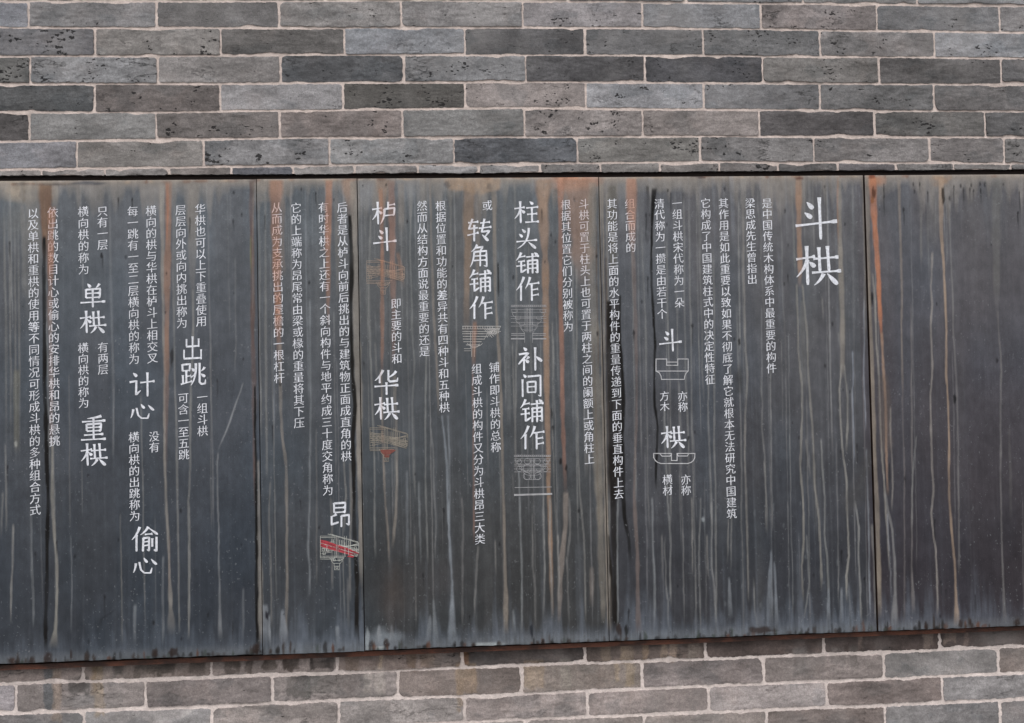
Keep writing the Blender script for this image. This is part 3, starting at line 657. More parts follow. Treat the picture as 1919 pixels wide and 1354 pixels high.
paint([(1080,500),(1080,700),(1084,860),(1087,930),(1093,1000),(1096,1060),(1098,1170)], 4, (132,130,126), .6); paint([(1066,930),(1068,1000),(1062,1060)], 5, (132,130,128), .5); paint([(1018,930),(1020,1020),(1021,1080),(1018,1160)], 4, (136,136,134), .65); paint([(1030,930),(1030,1020),(1033,1080),(1036,1160)], 4.5, (136,136,132), .65); paint([(972,880),(974,960),(977,1040),(978,1100),(978,1190)], 4, (128,134,138), .65); paint([(998,960),(998,1060),(1002,1100),(1004,1180)], 4, (124,122,120), .5); paint([(1046,1000),(1047,1140)], 4, G, .5); paint([(1109,1060),(1110,1140)], 8, (132,116,106), .5); paint([(962,1140),(964,1190,10)], 4, (126,136,144), .5); paint([(1100,600),(1100,900)], 5, (120,116,112), .4); paint([(1072,480),(1074,800)], 4, (124,126,130), .4); paint([(960,640),(966,860)], 3, G, .4); paint([(1035,600),(1036,840),(1042,1000)], 3, G, .4)
paint([(1124,336,5),(1125,480,4),(1128,700,5),(1133,900,6),(1138,1080,6),(1142,1185,7)], 5, (146,130,112), .8)
# --- fourth sheet
paint([(1147,345,14),(1148,420,14),(1150,520,10)], 14, (88,86,80), .6); paint([(1166,340),(1167,440)], 14, (116,126,136), .45); blob(1240, 345, 100, 14, (128,124,120), .5, 1.2)
paint([(1137,360),(1137,480),(1139,600)], 5, (146,138,124), .5); paint([(1129,340),(1132,560),(1135,800),(1140,1000),(1147,1185)], 4, (138,124,106), .7); paint([(1140,1000,3),(1146,1090,5),(1148,1190,6)], 4, (48,42,38), .8)
paint([(1136,480,3),(1138,640,4),(1141,800,5),(1144,930,5)], 4, (70,60,54), .6)
paint([(1142,560,8),(1141,640,9),(1143,700,12),(1146,760,13),(1148,860,15),(1150,960,12),(1152,1060,9),(1153,1190,8)], 12, (42,37,35), .92, soft=.4)
paint([(1156,560,8),(1156,680,12),(1158,780,14),(1160,900,12),(1158,940,6)], 12, (56,52,51), .75, soft=.6)
paint([(1162,550,4),(1161,640,5),(1166,700,6),(1168,760,6),(1166,820,6),(1168,880,6),(1168,930,6),(1171,970,6),(1178,1010,6),(1180,1056,4)], 6, (32,30,30), .95, soft=.25)
paint([(1158,930),(1156,1000),(1158,1080),(1157,1190)], 4, (128,134,138), .6)
paint([(1183,332,20),(1183,390,16),(1185,470,12)], 16, (172,124,100), .85, ov=.85, fade=(3, 60)); paint([(1184,400,8),(1187,500,8),(1191,600,7),(1193,720,6),(1191,840,6),(1188,920,6),(1191,980,7),(1195,1050,7),(1195,1120,7),(1197,1190,10)], 7, (140,108,94), .45, ov=.5)
paint([(1213,345,6),(1217,385,6)], 6, (60,58,58), .6); paint([(1226,350,8),(1222,410,5),(1220,480,4),(1221,540,4),(1225,600,4),(1228,650,4),(1227,700,3),(1227,760,4),(1232,800,4),(1231,850,4),(1229,890,3),(1230,922,3)], 4, (30,29,31), .95, soft=.25); blob(1213, 400, 8, 46, (66,66,70), .5); blob(1213, 445, 5, 10, (60,60,64), .6)
paint([(1240,1000),(1242,1090)], 3, G, .3)
for x0, xs, y0, y1, wd, al in ((1250,8,440,1000,4,.5),(1262,8,360,720,3,.4),(1280,10,340,900,4,.45),(1291,14,380,1190,4,.5),(1306,14,345,760,4,.4),(1322,14,560,1000,4,.55),(1336,8,460,1190,4.5,.55),(1345,14,340,640,3,.4),(1363,8,380,1080,3.5,.5),(1381,14,560,1190,3.5,.4),(1425,14,700,1010,3.5,.45),(1202,10,420,760,3,.4),(1208,10,560,1000,3,.35),(1412,6,1080,1180,4,.6),(1420,14,340,640,3,.35),(1460,14,340,700,3,.3),(1246,8,1000,1190,4,.5)):
    n_ = 6; paint([(x0 + xs*i/n_ + rng.uniform(-2, 2), y0 + (y1-y0)*i/n_) for i in range(n_+1)], wd, (134,134,132), al, fade=(30, 60))
paint([(1245,760),(1246,800),(1251,930),(1257,1020),(1256,1080),(1258,1140)], 4.5, (136,138,138), .6); paint([(1222,930),(1224,1020),(1227,1080),(1226,1180)], 5, (126,132,138), .6); paint([(1313,930),(1310,1060),(1313,1190)], 4, (130,132,132), .5); paint([(1333,940),(1335,1000),(1333,1060),(1338,1100),(1342,1170)], 4.5, (138,138,138), .65); paint([(1325,1000),(1327,1060),(1330,1090)], 3.5, G, .5); paint([(1296,930),(1298,1040),(1299,1080)], 3.5, G, .55)
paint([(1394,332,12),(1393,400,6),(1394,520,5),(1396,640,4),(1400,700,5),(1397,780,4),(1396,860,4),(1399,940,4),(1401,1040,4),(1403,1130,4)], 5, (144,138,130), .72, edge=.2)
paint([(1410,340),(1411,400)], 5, (128,124,118), .4); paint([(1365,970),(1364,1060)], 3, G, .5); paint([(1432,860),(1436,940),(1436,1000)], 3.5, G, .6); paint([(1366,1080),(1369,1160,8)], 4, (124,132,142), .55)
paint([(1496,330,11),(1497,430,10),(1499,500,9),(1498,540,7)], 10, (160,124,100), .82, ov=.25, fade=(3, 40))
paint([(1493,530),(1496,600),(1497,660),(1503,720),(1504,780),(1501,830),(1500,870),(1504,930),(1507,1010),(1503,1060),(1505,1130)], 4.5, (144,138,126), .78, edge=.2)
paint([(1503,530),(1507,570),(1513,620),(1513,680),(1518,740),(1523,800),(1525,860),(1528,920),(1534,970),(1537,1030),(1540,1110)], 5, (144,138,126), .78, edge=.2); paint([(1504,560,10),(1505,680,12),(1509,740,9)], 10, (112,112,108), .4)
paint([(1539,820),(1542,880),(1546,930),(1545,1000),(1551,1050),(1553,1130,6)], 4, (134,136,134), .65); paint([(1511,1000),(1515,1060),(1517,1090),(1511,1130),(1507,1160)], 3.5, (134,136,134), .6); paint([(1510,820),(1515,870),(1520,900)], 4, G, .35)
paint([(1572,330,8),(1573,420,8),(1576,500,9),(1579,600,10),(1579,660,10),(1577,710,8)], 9, (146,134,118), .78); paint([(1570,330),(1570,460)], 4, (160,120,96), .6)
paint([(1571,620),(1574,650)], 4, G, .6); paint([(1577,680),(1573,730),(1576,800),(1580,850),(1586,900),(1588,960),(1590,1040),(1586,1080),(1588,1130)], 4.5, (142,138,130), .78); paint([(1581,680),(1588,740),(1588,800),(1586,850)], 4.5, (142,138,130), .7)
paint([(1597,655),(1599,700),(1597,740),(1600,790),(1601,850),(1599,880)], 3, (128,138,158), .75); paint([(1619,560),(1620,640),(1619,700),(1621,760),(1622,810)], 3.2, (128,136,154), .7); paint([(1623,840),(1625,920),(1628,990),(1629,1060),(1631,1160)], 4, (128,138,150), .7); paint([(1616,420),(1620,520),(1621,640)], 3, (138,132,124), .5); paint([(1634,980),(1638,1060),(1641,1170)], 6, (138,132,126), .6)
paint([(1601,936),(1604,955),(1609,990),(1608,1040),(1612,1090),(1614,1170)], 4, (138,138,136), .75); paint([(1478,620),(1480,800),(1483,980),(1487,1160)], 2, (132,136,138), .55, soft=.2); paint([(1483,338),(1485,400),(1488,440),(1490,520)], 4.5, (124,126,122), .55)
for x, y1 in ((1516,410),(1523,480),(1539,440),(1548,400),(1597,400)): paint([(x,338),(x+1,(338+y1)/2),(x+2,y1)], 3.5, (132,130,128), .5)
paint([(1540,555),(1542,590),(1543,605)], 3, G, .5); paint([(1597,370),(1598,400),(1600,460)], 4, (120,126,134), .5)
paint([(1446,1030,4),(1443,1090,8),(1442,1180,14)], 6, (116,126,140), .7); paint([(1450,1050,4),(1454,1110,6),(1457,1180,8)], 5, (116,126,140), .7); paint([(1445,690),(1444,760),(1446,900),(1447,1000)], 3.5, (132,132,132), .55); paint([(1576,1100,4),(1577,1170,10)], 5, (124,132,142), .65); paint([(1552,1100,4),(1553,1175,8)], 5, (122,132,144), .65); paint([(1590,1090),(1596,1170)], 4, (116,124,134), .5)
blob(1384, 708, 10, 30, (52,52,52), .6, 1.2); paint([(1640,820,10),(1622,880,30),(1600,930,34),(1588,975,20)], 24, (66,65,66), .6, soft=.9)
for i in range(16): blob(1345 + i*17 + rng.uniform(-6, 6), rng.uniform(940, 1140), rng.uniform(1.5, 3), rng.uniform(3, 9), (116,120,124), .25)
paint([(1319,950),(1321,1010)], 3, (120,130,138), .5); blob(1318, 972, 3, 5, (140,146,150), .7)
# --- fifth sheet
blob(1640, 340, 20, 14, (168,124,98), .7, 1.5); blob(1763, 338, 22, 14, (150,122,98), .6, 1.5)
paint([(1622,332,14),(1624,440,12),(1627,540,9),(1632,640,8),(1635,760,8),(1638,840,9),(1643,940,9),(1646,1040,8),(1648,1160,8)], 10, (146,126,104), .78)
paint([(1634,330,15),(1638,400,11),(1643,470,10),(1647,530,9),(1649,600,7),(1653,650,6)], 11, (184,112,76), .92, fade=(3, 40)); paint([(1652,620),(1655,690),(1659,760),(1661,860),(1663,930)], 6, (152,122,102), .75)
paint([(1635,510),(1640,570),(1642,640),(1648,710),(1650,800),(1653,860),(1659,930),(1662,990),(1666,1070)], 4.5, (146,138,128), .75); paint([(1668,760),(1668,800),(1672,860),(1673,910),(1671,960)], 4, (140,132,124), .7); paint([(1657,920),(1664,960),(1672,990),(1676,1050),(1677,1110),(1676,1175,14)], 6, (132,130,130), .75); paint([(1663,960),(1664,1010),(1669,1070),(1670,1120)], 4, (128,132,144), .6)
paint([(1655,700,20),(1660,860,24)], 20, (96,84,76), .35)
paint([(1684,335,8),(1685,400,6),(1687,460,5),(1689,540,5),(1690,640,4),(1692,760,4)], 5, (148,128,112), .65, fade=(3, 100)); paint([(1690,740),(1694,860),(1695,1040),(1694,1170)], 4, (118,108,108), .5)
paint([(1707,560),(1708,700),(1709,900),(1708,1060),(1711,1150,8)], 4, (130,122,120), .6, fade=(60, 20)); paint([(1717,815,3),(1713,850,4),(1709,890,4),(1708,1000,4)], 4, (126,128,128), .6); paint([(1725,370),(1727,480),(1727,500)], 6, (124,120,116), .45)
paint([(1750,335,34),(1749,400,26),(1748,470,14)], 28, (118,114,112), .5, fade=(3, 60))
paint([(1747,470),(1744,540),(1746,570),(1743,610),(1745,650),(1747,690),(1743,740),(1744,810),(1746,880),(1749,920),(1745,960),(1748,1000),(1753,1030),(1755,1080),(1757,1160)], 4.6, (146,136,128), .82, edge=.2)
paint([(1763,332,10),(1763,420,7),(1766,470,6),(1770,540,5),(1773,620,5),(1772,700,4.5),(1776,760,4.5),(1778,860,4.5),(1779,940,4.5),(1784,1000,5),(1789,1060,5),(1792,1130,6),(1793,1175,14)], 5, (168,142,118), .85, edge=.15)
paint([(1779,360),(1781,460),(1785,560),(1786,620),(1792,720),(1795,860),(1797,1000),(1796,1080)], 4, (128,124,122), .5)
paint([(1868,332,22),(1867,420,18),(1867,520,14),(1868,600,8)], 18, (112,110,108), .6, fade=(3, 80)); paint([(1868,580),(1872,640),(1876,700),(1874,800),(1875,900),(1877,1010),(1880,1100),(1883,1170,8)], 4.5, (118,114,114), .65); paint([(1874,340),(1878,380),(1880,398)], 3.5, (126,120,116), .5); paint([(1890,800),(1893,900),(1894,980)], 5, (88,86,86), .4)
blob(1790, 940, 46, 120, (60,54,55), .35, .8); blob(1860, 900, 50, 100, (58,55,60), .35, .8)
# --- drip stops and specks
SPK = [(18,455),(248,372),(222,373),(190,478),(236,482),(438,360),(437,413),(438,549),(453,402),(312,512),(310,585),(14,875),(165,890),(140,1042),(66,1037),(106,1015),(166,1202),(196,1118),(222,1011),(339,957),(288,1168),(340,1197),(390,1152),(436,1166),(452,1020),(407,712),(456,672),(192,480),(356,410),
 (565,355),(626,375),(592,362),(580,530),(497,405),(511,800),(553,1023),(563,938),(598,988),(525,720),(500,1155),(532,1150),(682,680),(678,850),(680,1140),(672,1172),(832,955),(793,1078),(880,1155),(936,1020),(778,888),(848,500),(724,346),(680,348),(763,415),
 (1033,440),(1021,490),(1041,452),(962,520),(1076,373),(1015,395),(1050,865),(1061,878),(1036,800),(1118,480),(1119,625),(1178,1144),(1217,402),(1211,403),(1214,520),(1203,565),(1280,364),(1358,354),(1257,362),(1252,356),(1250,420),(1270,1098),(1188,622),(1085,956),(1297,610),(1376,635),(1302,810),(1290,820),
 (1471,395),(1476,515),(1477,458),(1470,532),(1545,350),(1583,420),(1560,606),(1546,685),(1580,730),(1593,733),(1575,845),(1497,820),(1485,792),(1588,1040),(1525,1077),(1620,1085),(1606,835),(1577,1035),
 (1711,345),(1723,345),(1738,360),(1779,372),(1787,350),(1800,348),(1805,356),(1820,347),(1837,357),(1845,345),(1880,345),(1910,360),(1907,398),(1857,458),(1648,392),(1693,393),(1755,570),(1666,870),(1695,895),(1666,1035),(1763,1090),(1772,1105),(1827,1115),(1713,357),(1656,345),(1656,368),(1817,355),(1824,357),(1836,345),(1868,675),(1762,1155),(1751,975)]
for x, y in SPK:
    s = rng.uniform(.45, 1.0); blob(x, y, 2.6*s, 5.2*s, (26,25,28), .85*rng.uniform(.65, 1), 2.5)
    if rng.random() < .4: paint([(x, y), (x+rng.uniform(0, 2), y+rng.uniform(16, 50))], 2.2, (54,54,58), .6, fade=(2, 20))
for x, y, rx, ry, c in ((322,668,4,18,(42,42,44)),(1637,361,5,12,(78,50,36)),(1767,366,4,17,(40,34,30)),(1634,560,3,12,(24,24,26)),(1788,746,3.5,9,(24,24,26)),(500,1152,4,9,(26,26,34)),(1385,640,3,6,(30,30,30)),(1174,1180,4,14,(30,30,30)),(996,1180,3,14,(34,36,42)),(1034,775,2.5,10,(40,40,40)),(1051,865,2.5,7,(26,24,24)),(1061,877,2.5,8,(26,24,24)),(1634,375,5,6,(120,80,56)),(1498,333,8,4,(84,56,50)),(1634,331,10,4,(110,62,44)),(1312,331,20,3,(80,66,62)),(105,345,40,3,(92,86,84)),(160,343,34,4,(84,84,88))): blob(x, y, rx, ry, c, .9, 2.2)
for i in range(190):                            # the bottom edge, eaten into dark and rusty teeth
    x = rng.uniform(-20, 1930); yb = np.interp(x, [0, 495, 960, 1440, 1919], [1244, 1224, 1208, 1191, 1172])
    hh = rng.choice([4, 7, 11, 17], p=[.35, .33, .22, .10])*rng.uniform(.7, 1.3); ww = rng.uniform(1.6, 5.0)
    c = [(34,32,32), (52,44,40), (84,58,46), (60,66,62)][rng.choice(4, p=[.46, .30, .11, .13])]
    blob(x, yb - hh*.45, ww, hh, c, rng.uniform(.5, .9), 2.0)
for x, yb, ww, hh in ((20,1239,8,7),(60,1238,5,8),(90,1233,8,12),(133,1228,3,9),(291,1224,7,9),(325,1222,10,9),(478,1216,8,12),(725,1204,6,9),(1428,1180,26,8),(1160,1180,5,14),(1735,1172,4,9),(1905,1165,7,9),(1800,1168,5,9),(1818,1166,2.5,9)): blob(x, yb, ww, hh, (44,34,31), .85, 2.0)
for i in range(70):                            # rust bleeding from the top edge
    x = rng.uniform(-20, 1930); yt = np.interp(x, [0, 480, 960, 1440, 1919], [343, 335, 330.5, 328, 327.5])
    blob(x, yt+2, rng.uniform(3, 16), rng.uniform(2, 5), [(112,84,70), (92,86,84), (146,130,114)][rng.integers(3)], rng.uniform(.3, .7), 1.5)

def sample(arr, x, z):
    i = np.clip((np.asarray(z)-gz[0])/RZ, 0, len(gz)-1.001); j = np.clip((np.asarray(x)-gx[0])/RX, 0, len(gx)-1.001)
    i0 = i.astype(int); j0 = j.astype(int); f = (i-i0)[..., None]; e = (j-j0)[..., None]
    return (arr[i0, j0]*(1-f)+arr[i0+1, j0]*f)*(1-e) + (arr[i0, j0+1]*(1-f)+arr[i0+1, j0+1]*f)*e

# ------------------------------------------------------------------ the five sheets
PAN_INFO = [
 ('wide left steel panel whose texts start with a rust-stained column beside a long black drip', -.0000),
 ('narrow steel panel with four text columns and a red-barred drawing, rust down its left column', -.0022),
 ('middle steel panel with the most headings and five bracket drawings under orange rust patches', -.0008),
 ('steel panel with the tallest two-character title and plain outlines of a block and an arm', -.0002),
 ('blank unlettered steel panel at the right edge with one vivid orange drip', -.0014)]
def wavy(i, x, z):
    return YP + PAN_INFO[i][1] + (noise2(x, z, .34, .5, 300+i)-.5)*.0016
panels = []
for i in range(5):
    xa, xb = EDGES[i] + (.0022 if i == 4 else .0010), EDGES[i+1] - (.0022 if i == 3 else .0010)
    base = ((xa+xb)/2, YP, PB)
    pe = empty('steel_panel', base, PAN_INFO[i][0], 'panel', 'weathered steel panels fixed side by side on the brick wall')
    panels.append((pe, base))
    nx = int((xb-xa)/.0019); nz = int((PT-PB)/.0031)
    x, z = np.meshgrid(np.linspace(xa, xb, nx+1), np.linspace(PB, PT, nz+1))
    x = x.copy(); z = z.copy()
    z[0, :] += (noise1(x[0], .012, 410+i)-.5)*.0016 - (.0016 if i == 1 else 0); 
    y = wavy(i, x, z)
    ed = np.minimum(np.minimum(x-xa, xb-x), np.minimum(PT-z, z-PB)); y = y + .0009*np.exp(-np.maximum(ed, 0)/.0016)
    colr = sample(PAT_SHEEN, x, z).reshape(-1, 3)
    n = x.size; idx = np.arange(n).reshape(nz+1, nx+1)
    V = np.stack([x, y, z], -1).reshape(n, 3)
    Q = np.stack([idx[:-1, :-1], idx[:-1, 1:], idx[1:, 1:], idx[1:, :-1]], -1).reshape(-1, 4)
    ring = np.concatenate([idx[0, :], idx[1:, -1], idx[-1, -2::-1], idx[-2:0:-1, 0]])
    R0 = V[ring].copy(); R = R0.copy(); R[:, 1] = YP + .0075
    k = np.arange(len(ring)); k2 = (k+1) % len(ring); m_ = n + len(ring)
    V = np.concatenate([V, R0, R]); Q = np.concatenate([Q, np.stack([n+k, m_+k, m_+k2, n+k2], -1)])
    V -= np.array(base)
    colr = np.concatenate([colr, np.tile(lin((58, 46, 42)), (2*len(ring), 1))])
    me = quads_mesh('sheet', V, Q); colour_attr(me, 'patina_sheen', colr)
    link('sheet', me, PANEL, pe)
    # folded return of the sheet at both ends, seen through the joints
    for e0 in (xa-base[0]+.0005, xb-base[0]-.002):
        link('fold', boxes_mesh('fold', [(e0, e0+.0015, .0077, .034, .004, PT-PB-.004)]), BLACK, pe)

# ------------------------------------------------------------------ lettering
INK = lin((226, 228, 236)); INK_H = lin((226, 228, 236))
def printed(name, i, V2, faces, ink, lift=None, label=None, colour=None):
    """V2: world x, z of the print; faces: polygons; lies just proud of sheet i"""
    pe, base = panels[i]
    V2 = np.asarray(V2, float); x, z = V2[:, 0], V2[:, 1]
    y = wavy(i, x, z) - .0006 - (lift if lift is not None else 0)
    V = np.stack([x, y, z], -1) - np.array(base)
    me = mesh_from(V, faces, name)
    o = sample(OVER, x, z); a = np.clip(o[:, 3:4]*1.5, 0, 1)
    c = np.tile(ink, (len(V), 1)) if colour is None else np.tile(lin(colour), (len(V), 1))
    pt = sample(PAT_SHEEN, x, z)
    c = (c*.90 + pt*.10)
    c = c*(1-a*.9) + (.45*np.where(a > 0, o[:, :3], 0)*1.6 + .55*lin((214, 140, 96)))*a*.9
    colour_attr(me, 'ink', c)
    ob = link(name, me, PRINT, pe)
    if label: ob['label'] = label
    return ob

fc = bpy.data.curves.new('glyph', 'FONT'); fc.size = 1.0; fc.resolution_u = 2; fc.offset = -.011
fo = bpy.data.objects.new('glyph', fc); C.objects.link(fo)
GL = {}; GOFF = []
def glyph(ch):
    if ch not in GL:
        fc.body = ch; ar = []
        for off in (0.0, -.010, -.005, 0.0):     # thin the strokes, unless the outline of this character breaks
            fc.offset = off; bpy.context.view_layer.update()
            ev = fo.evaluated_get(bpy.context.evaluated_depsgraph_get()); m = ev.to_mesh()
            ar.append(sum(p.area for p in m.polygons)); q_ = 1 - 2.3*abs(off)/.08
            if len(ar) == 4 or ch == '差' or (len(ar) > 1 and q_ - .09 < ar[-1]/ar[0] < q_ + .09): break
            ev.to_mesh_clear()
        GOFF.append((ch, off, round(ar[-1]/ar[0], 2)))
        v = np.array([(p.co.x-.5, p.co.y-.38) for p in m.vertices]) if len(m.vertices) else np.zeros((0, 2))
        f = [tuple(p.vertices) for p in m.polygons]; ev.to_mesh_clear()
        v[:, 1] += .085*v[:, 0]                # brush-style rise of the cross strokes
        v[:, 0] *= .93; v[:, 1] *= .95
        GL[ch] = (v, f)
    return GL[ch]
def text_column(i, s, x, y0, y1):
    """characters of s stacked from photo y0 down to y1, x = centre of the first one"""
    wx, wt = P(x, y0, YP); _, wb = P(x, y1, YP)
    n = len(s); pitch = (wt-wb)/n; em = min(pitch*1.06, .0268)
    V, Fc, L = [], [], []; k = 0
    for j, ch in enumerate(s):
        v, f = glyph(ch); zc = wt - pitch*(j+.5)
        for q_, dx in enumerate((-.012, 0, .012)):  # two passes: uprights heavier than cross strokes
            V.append(np.stack([wx + (v[:, 0]+dx)*em, zc + (v[:, 1]+dx*.3)*em], -1)); L += [q_*.00004]*len(v)
            Fc += [tuple(q+k for q in p) for p in f]; k += len(v)
    return printed('text_column', i, np.concatenate(V), Fc, INK, lift=np.array(L))
TEXT = [
 (3,'是中国传统木构体系中最重要的构件',1437,370,700),(3,'梁思成先生曾指出',1405.5,370,533),(3,'其作用是如此重要以致如果不彻底了解它就根本无法研究中国建筑',1355.5,370,973),
 (3,'它构成了中国建筑柱式中的决定性特征',1322,370,721),(3,'一组斗栱宋代称为一朵',1268.5,370,577),(3,'清代称为一攒是由若干个',1235.5,371,598),
 (3,'亦称',1279,732,772),(3,'方木',1245,732,771),(3,'亦称',1285,888,928.5),(3,'横材',1250.5,888,928.5),(3,'组合而成的',1180,371,473.5),
 (3,'其功能是将上面的水平构件的重量传递到下面的垂直构件上去',1146.7,371,936),
 (2,'斗栱可置于柱头上也可置于两柱之间的阑额上或角柱上',1093.5,371.5,870.5),(2,'根据其位置它们分别被称为',1059.7,373,622),(2,'或',913,374.5,395),
 (2,'铺作即斗栱的总称',926,677,848),(2,'组成斗栱的构件又分为斗栱昂三大类',893,680,1020.5),(2,'根据位置和功能的差异共有四种斗和五种栱',825.5,375,773.5),
 (2,'然而从结构方面说最重要的还是',790.5,375,668.5),(2,'即主要的斗和',742,558,682),
 (1,'后者是从栌斗向前后挑出的与建筑物正面成直角的栱',641.5,378,865),(1,'有时华栱之上还有一个斜向构件与地平约成三十度交角称为',606.5,378,929),
 (1,'它的上端称为昂尾常由梁或椽的重量将其下压',555,379,802.5),(1,'从而成为支承挑出的屋檐的一根杠杆',519,378,718.5),
 (0,'华栱也可以上下重叠使用',375,381,612),(0,'层层向外或向内挑出称为',338.6,382.5,615.5),(0,'一组斗栱',379,733,817.5),(0,'可含一至五跳',343.5,735,862),
 (0,'横向的栱与华栱在栌斗上相交叉',283,384,681),(0,'每一跳有一至二层横向栱的称为',248.7,385,683),(0,'没有',289,807,848),(0,'横向栱的出跳称为',251,808,977),
 (0,'只有一层',192,385,468.5),(0,'横向栱的称为',156,385,515),(0,'有两层',193,640,702),(0,'横向栱的称为',156,641,765),
 (0,'依出跳的数目计心或偷心的安排华栱和昂的悬挑',99,387,836.5),(0,'以及单栱和重栱的使用等不同情况可形成斗栱的多种组合方式',62,389,966)]
for a in TEXT: text_column(*a)
bpy.data.objects.remove(fo); bpy.data.curves.remove(fc)

# headings: written stroke by stroke in a 100 x 100 square, y down
WOOD = [('h',0,35,42,28),('s',23,2,26,98),('p',25,36,1,79),('d',29,41,42,54)]
STROKES = {
 '斗': [('d',27,13,42,28),('d',22,37,39,49),('h',1,67,98,56),('s',56,2,60,98)],
 '栱': WOOD+[('h',38,34,94,29),('s',50,5,53,65),('s',69,2,73,63),('h',35,68,100,63),('p',61,70,40,99),('d',69,70,92,97)],
 '柱': WOOD+[('d',62,3,76,16),('h',48,32,97,27),('h',52,60,93,56),('s',71,30,72,92),('h',44,95,100,91)],
 '头': [('d',28,8,44,24),('d',14,30,31,45),('h',2,67,99,58),('c',60,2,59,50,45,78,6,99),('d',58,68,93,98)],
 '铺': [('p',24,1,2,38),('h',16,22,42,17),('h',11,43,40,39),('h',4,64,42,59),('g',24,42,25,92,47,77),('h',46,22,100,16),('d',80,1,93,13),('s',53,37,53,97),('g',53,39,93,35,94,94,84,88),('h',54,55,92,52),('h',54,74,92,71),('s',72,4,73,97)],
 '作': [('p',34,1,2,56),('s',22,36,22,99),('p',60,2,40,49),('h',54,31,99,25),('s',67,30,68,99),('h',69,54,94,50),('h',69,77,97,72)],
 '补': [('d',24,2,37,15),('g',5,31,44,25,3,73),('s',26,50,26,99),('d',31,54,46,65),('p',46,40,34,52),('s',71,1,72,99),('d',73,38,99,60)],
 '间': [('d',14,1,27,14),('s',10,22,11,99),('g',34,10,93,5,94,96,82,90),('s',33,33,34,80),('g',33,34,71,31,71,79),('h',34,55,70,53),('h',34,79,71,77)],
 '转': [('h',4,19,46,14),('g',22,2,7,45,44,40),('s',29,28,29,99),('h',1,73,47,61),('h',54,20,94,15),('h',48,43,100,36),('g',71,1,60,58,92,53,73,80),('d',62,70,87,97)],
 '角': [('p',38,1,8,33),('g',32,15,67,11,53,29),('c',23,31,23,55,18,75,2,99),('g',23,33,85,28,87,96,72,91),('h',24,51,85,48),('h',22,70,85,67),('s',54,31,54,95)],
 '栌': WOOD+[('s',68,2,68,30),('h',68,17,97,12),('g',52,33,95,28,93,59),('h',54,61,93,57),('c',52,33,53,60,47,80,34,99)],
 '华': [('p',36,1,2,44),('s',22,25,23,54),('p',90,5,56,32),('g',58,1,58,40,64,47,94,44,97,31),('h',1,67,99,61),('s',50,50,51,100)],
 '昂': [('s',24,2,25,43),('g',24,4,77,1,76,41),('h',26,22,75,20),('h',26,41,76,38),('p',36,47,13,57),('g',13,55,13,90,46,80),('g',59,55,94,50,94,90,80,85),('s',59,54,59,100)],
 '出': [('s',50,1,50,92),('g',20,12,20,45,80,41),('s',80,10,80,46),('g',8,58,8,96,92,92),('s',92,56,92,99)],
 '跳': [('s',6,8,7,38),('g',6,10,37,6,35,35),('h',7,36,36,33),('s',22,37,22,88),('h',22,60,41,56),('s',8,54,9,90),('h',0,94,46,80),('c',60,3,61,45,56,75,40,99),('d',43,24,55,37),('h',40,65,57,50),('g',75,1,75,84,82,92,97,90,99,72),('p',95,19,80,37),('d',80,48,97,61)],
 '计': [('d',14,3,29,18),('g',0,41,27,36,25,92,44,74),('h',42,43,99,36),('s',70,1,71,99)],
 '心': [('c',13,38,12,60,8,80,2,94),('g',27,30,34,76,48,94,74,94,80,64),('d',46,6,60,34),('d',76,12,99,46)],
 '偷': [('p',32,1,2,53),('s',20,33,20,99),('p',64,0,34,33),('n',63,3,100,31),('h',51,31,80,28),('s',46,44,44,99),('g',46,46,67,43,67,96,59,91),('h',47,61,66,58),('h',47,76,66,73),('s',79,46,79,80),('g',95,40,95,97,85,91)],
 '单': [('d',28,1,41,16),('p',76,0,62,17),('s',22,24,22,61),('g',22,26,79,21,78,59),('h',24,42,77,39),('h',24,60,78,57),('h',0,81,100,75),('s',49,22,50,100)],
 '重': [('p',82,2,24,13),('h',4,26,98,20),('s',22,35,23,63),('g',22,36,81,32,80,61),('h',24,49,79,46),('h',24,63,80,60),('h',12,79,90,74),('h',0,98,100,93),('s',50,8,51,96)],
}
def bez(pts, n=14):
    p = np.array(pts, float).reshape(-1, 2); tt = np.linspace(0, 1, n)[:, None]; q = [p]*1
    lv = [np.repeat(p[i][None], n, 0) for i in range(len(p))]
    while len(lv) > 1: lv = [lv[i]*(1-tt)+lv[i+1]*tt for i in range(len(lv)-1)]
    return lv[0]
def dense(p, n=8):
    p = np.array(p, float).reshape(-1, 2); out = [p[0]]
    for a, b in zip(p[:-1], p[1:]):
        for q in np.linspace(0, 1, n+1)[1:]: out.append(a+(b-a)*q)
    return np.array(out)
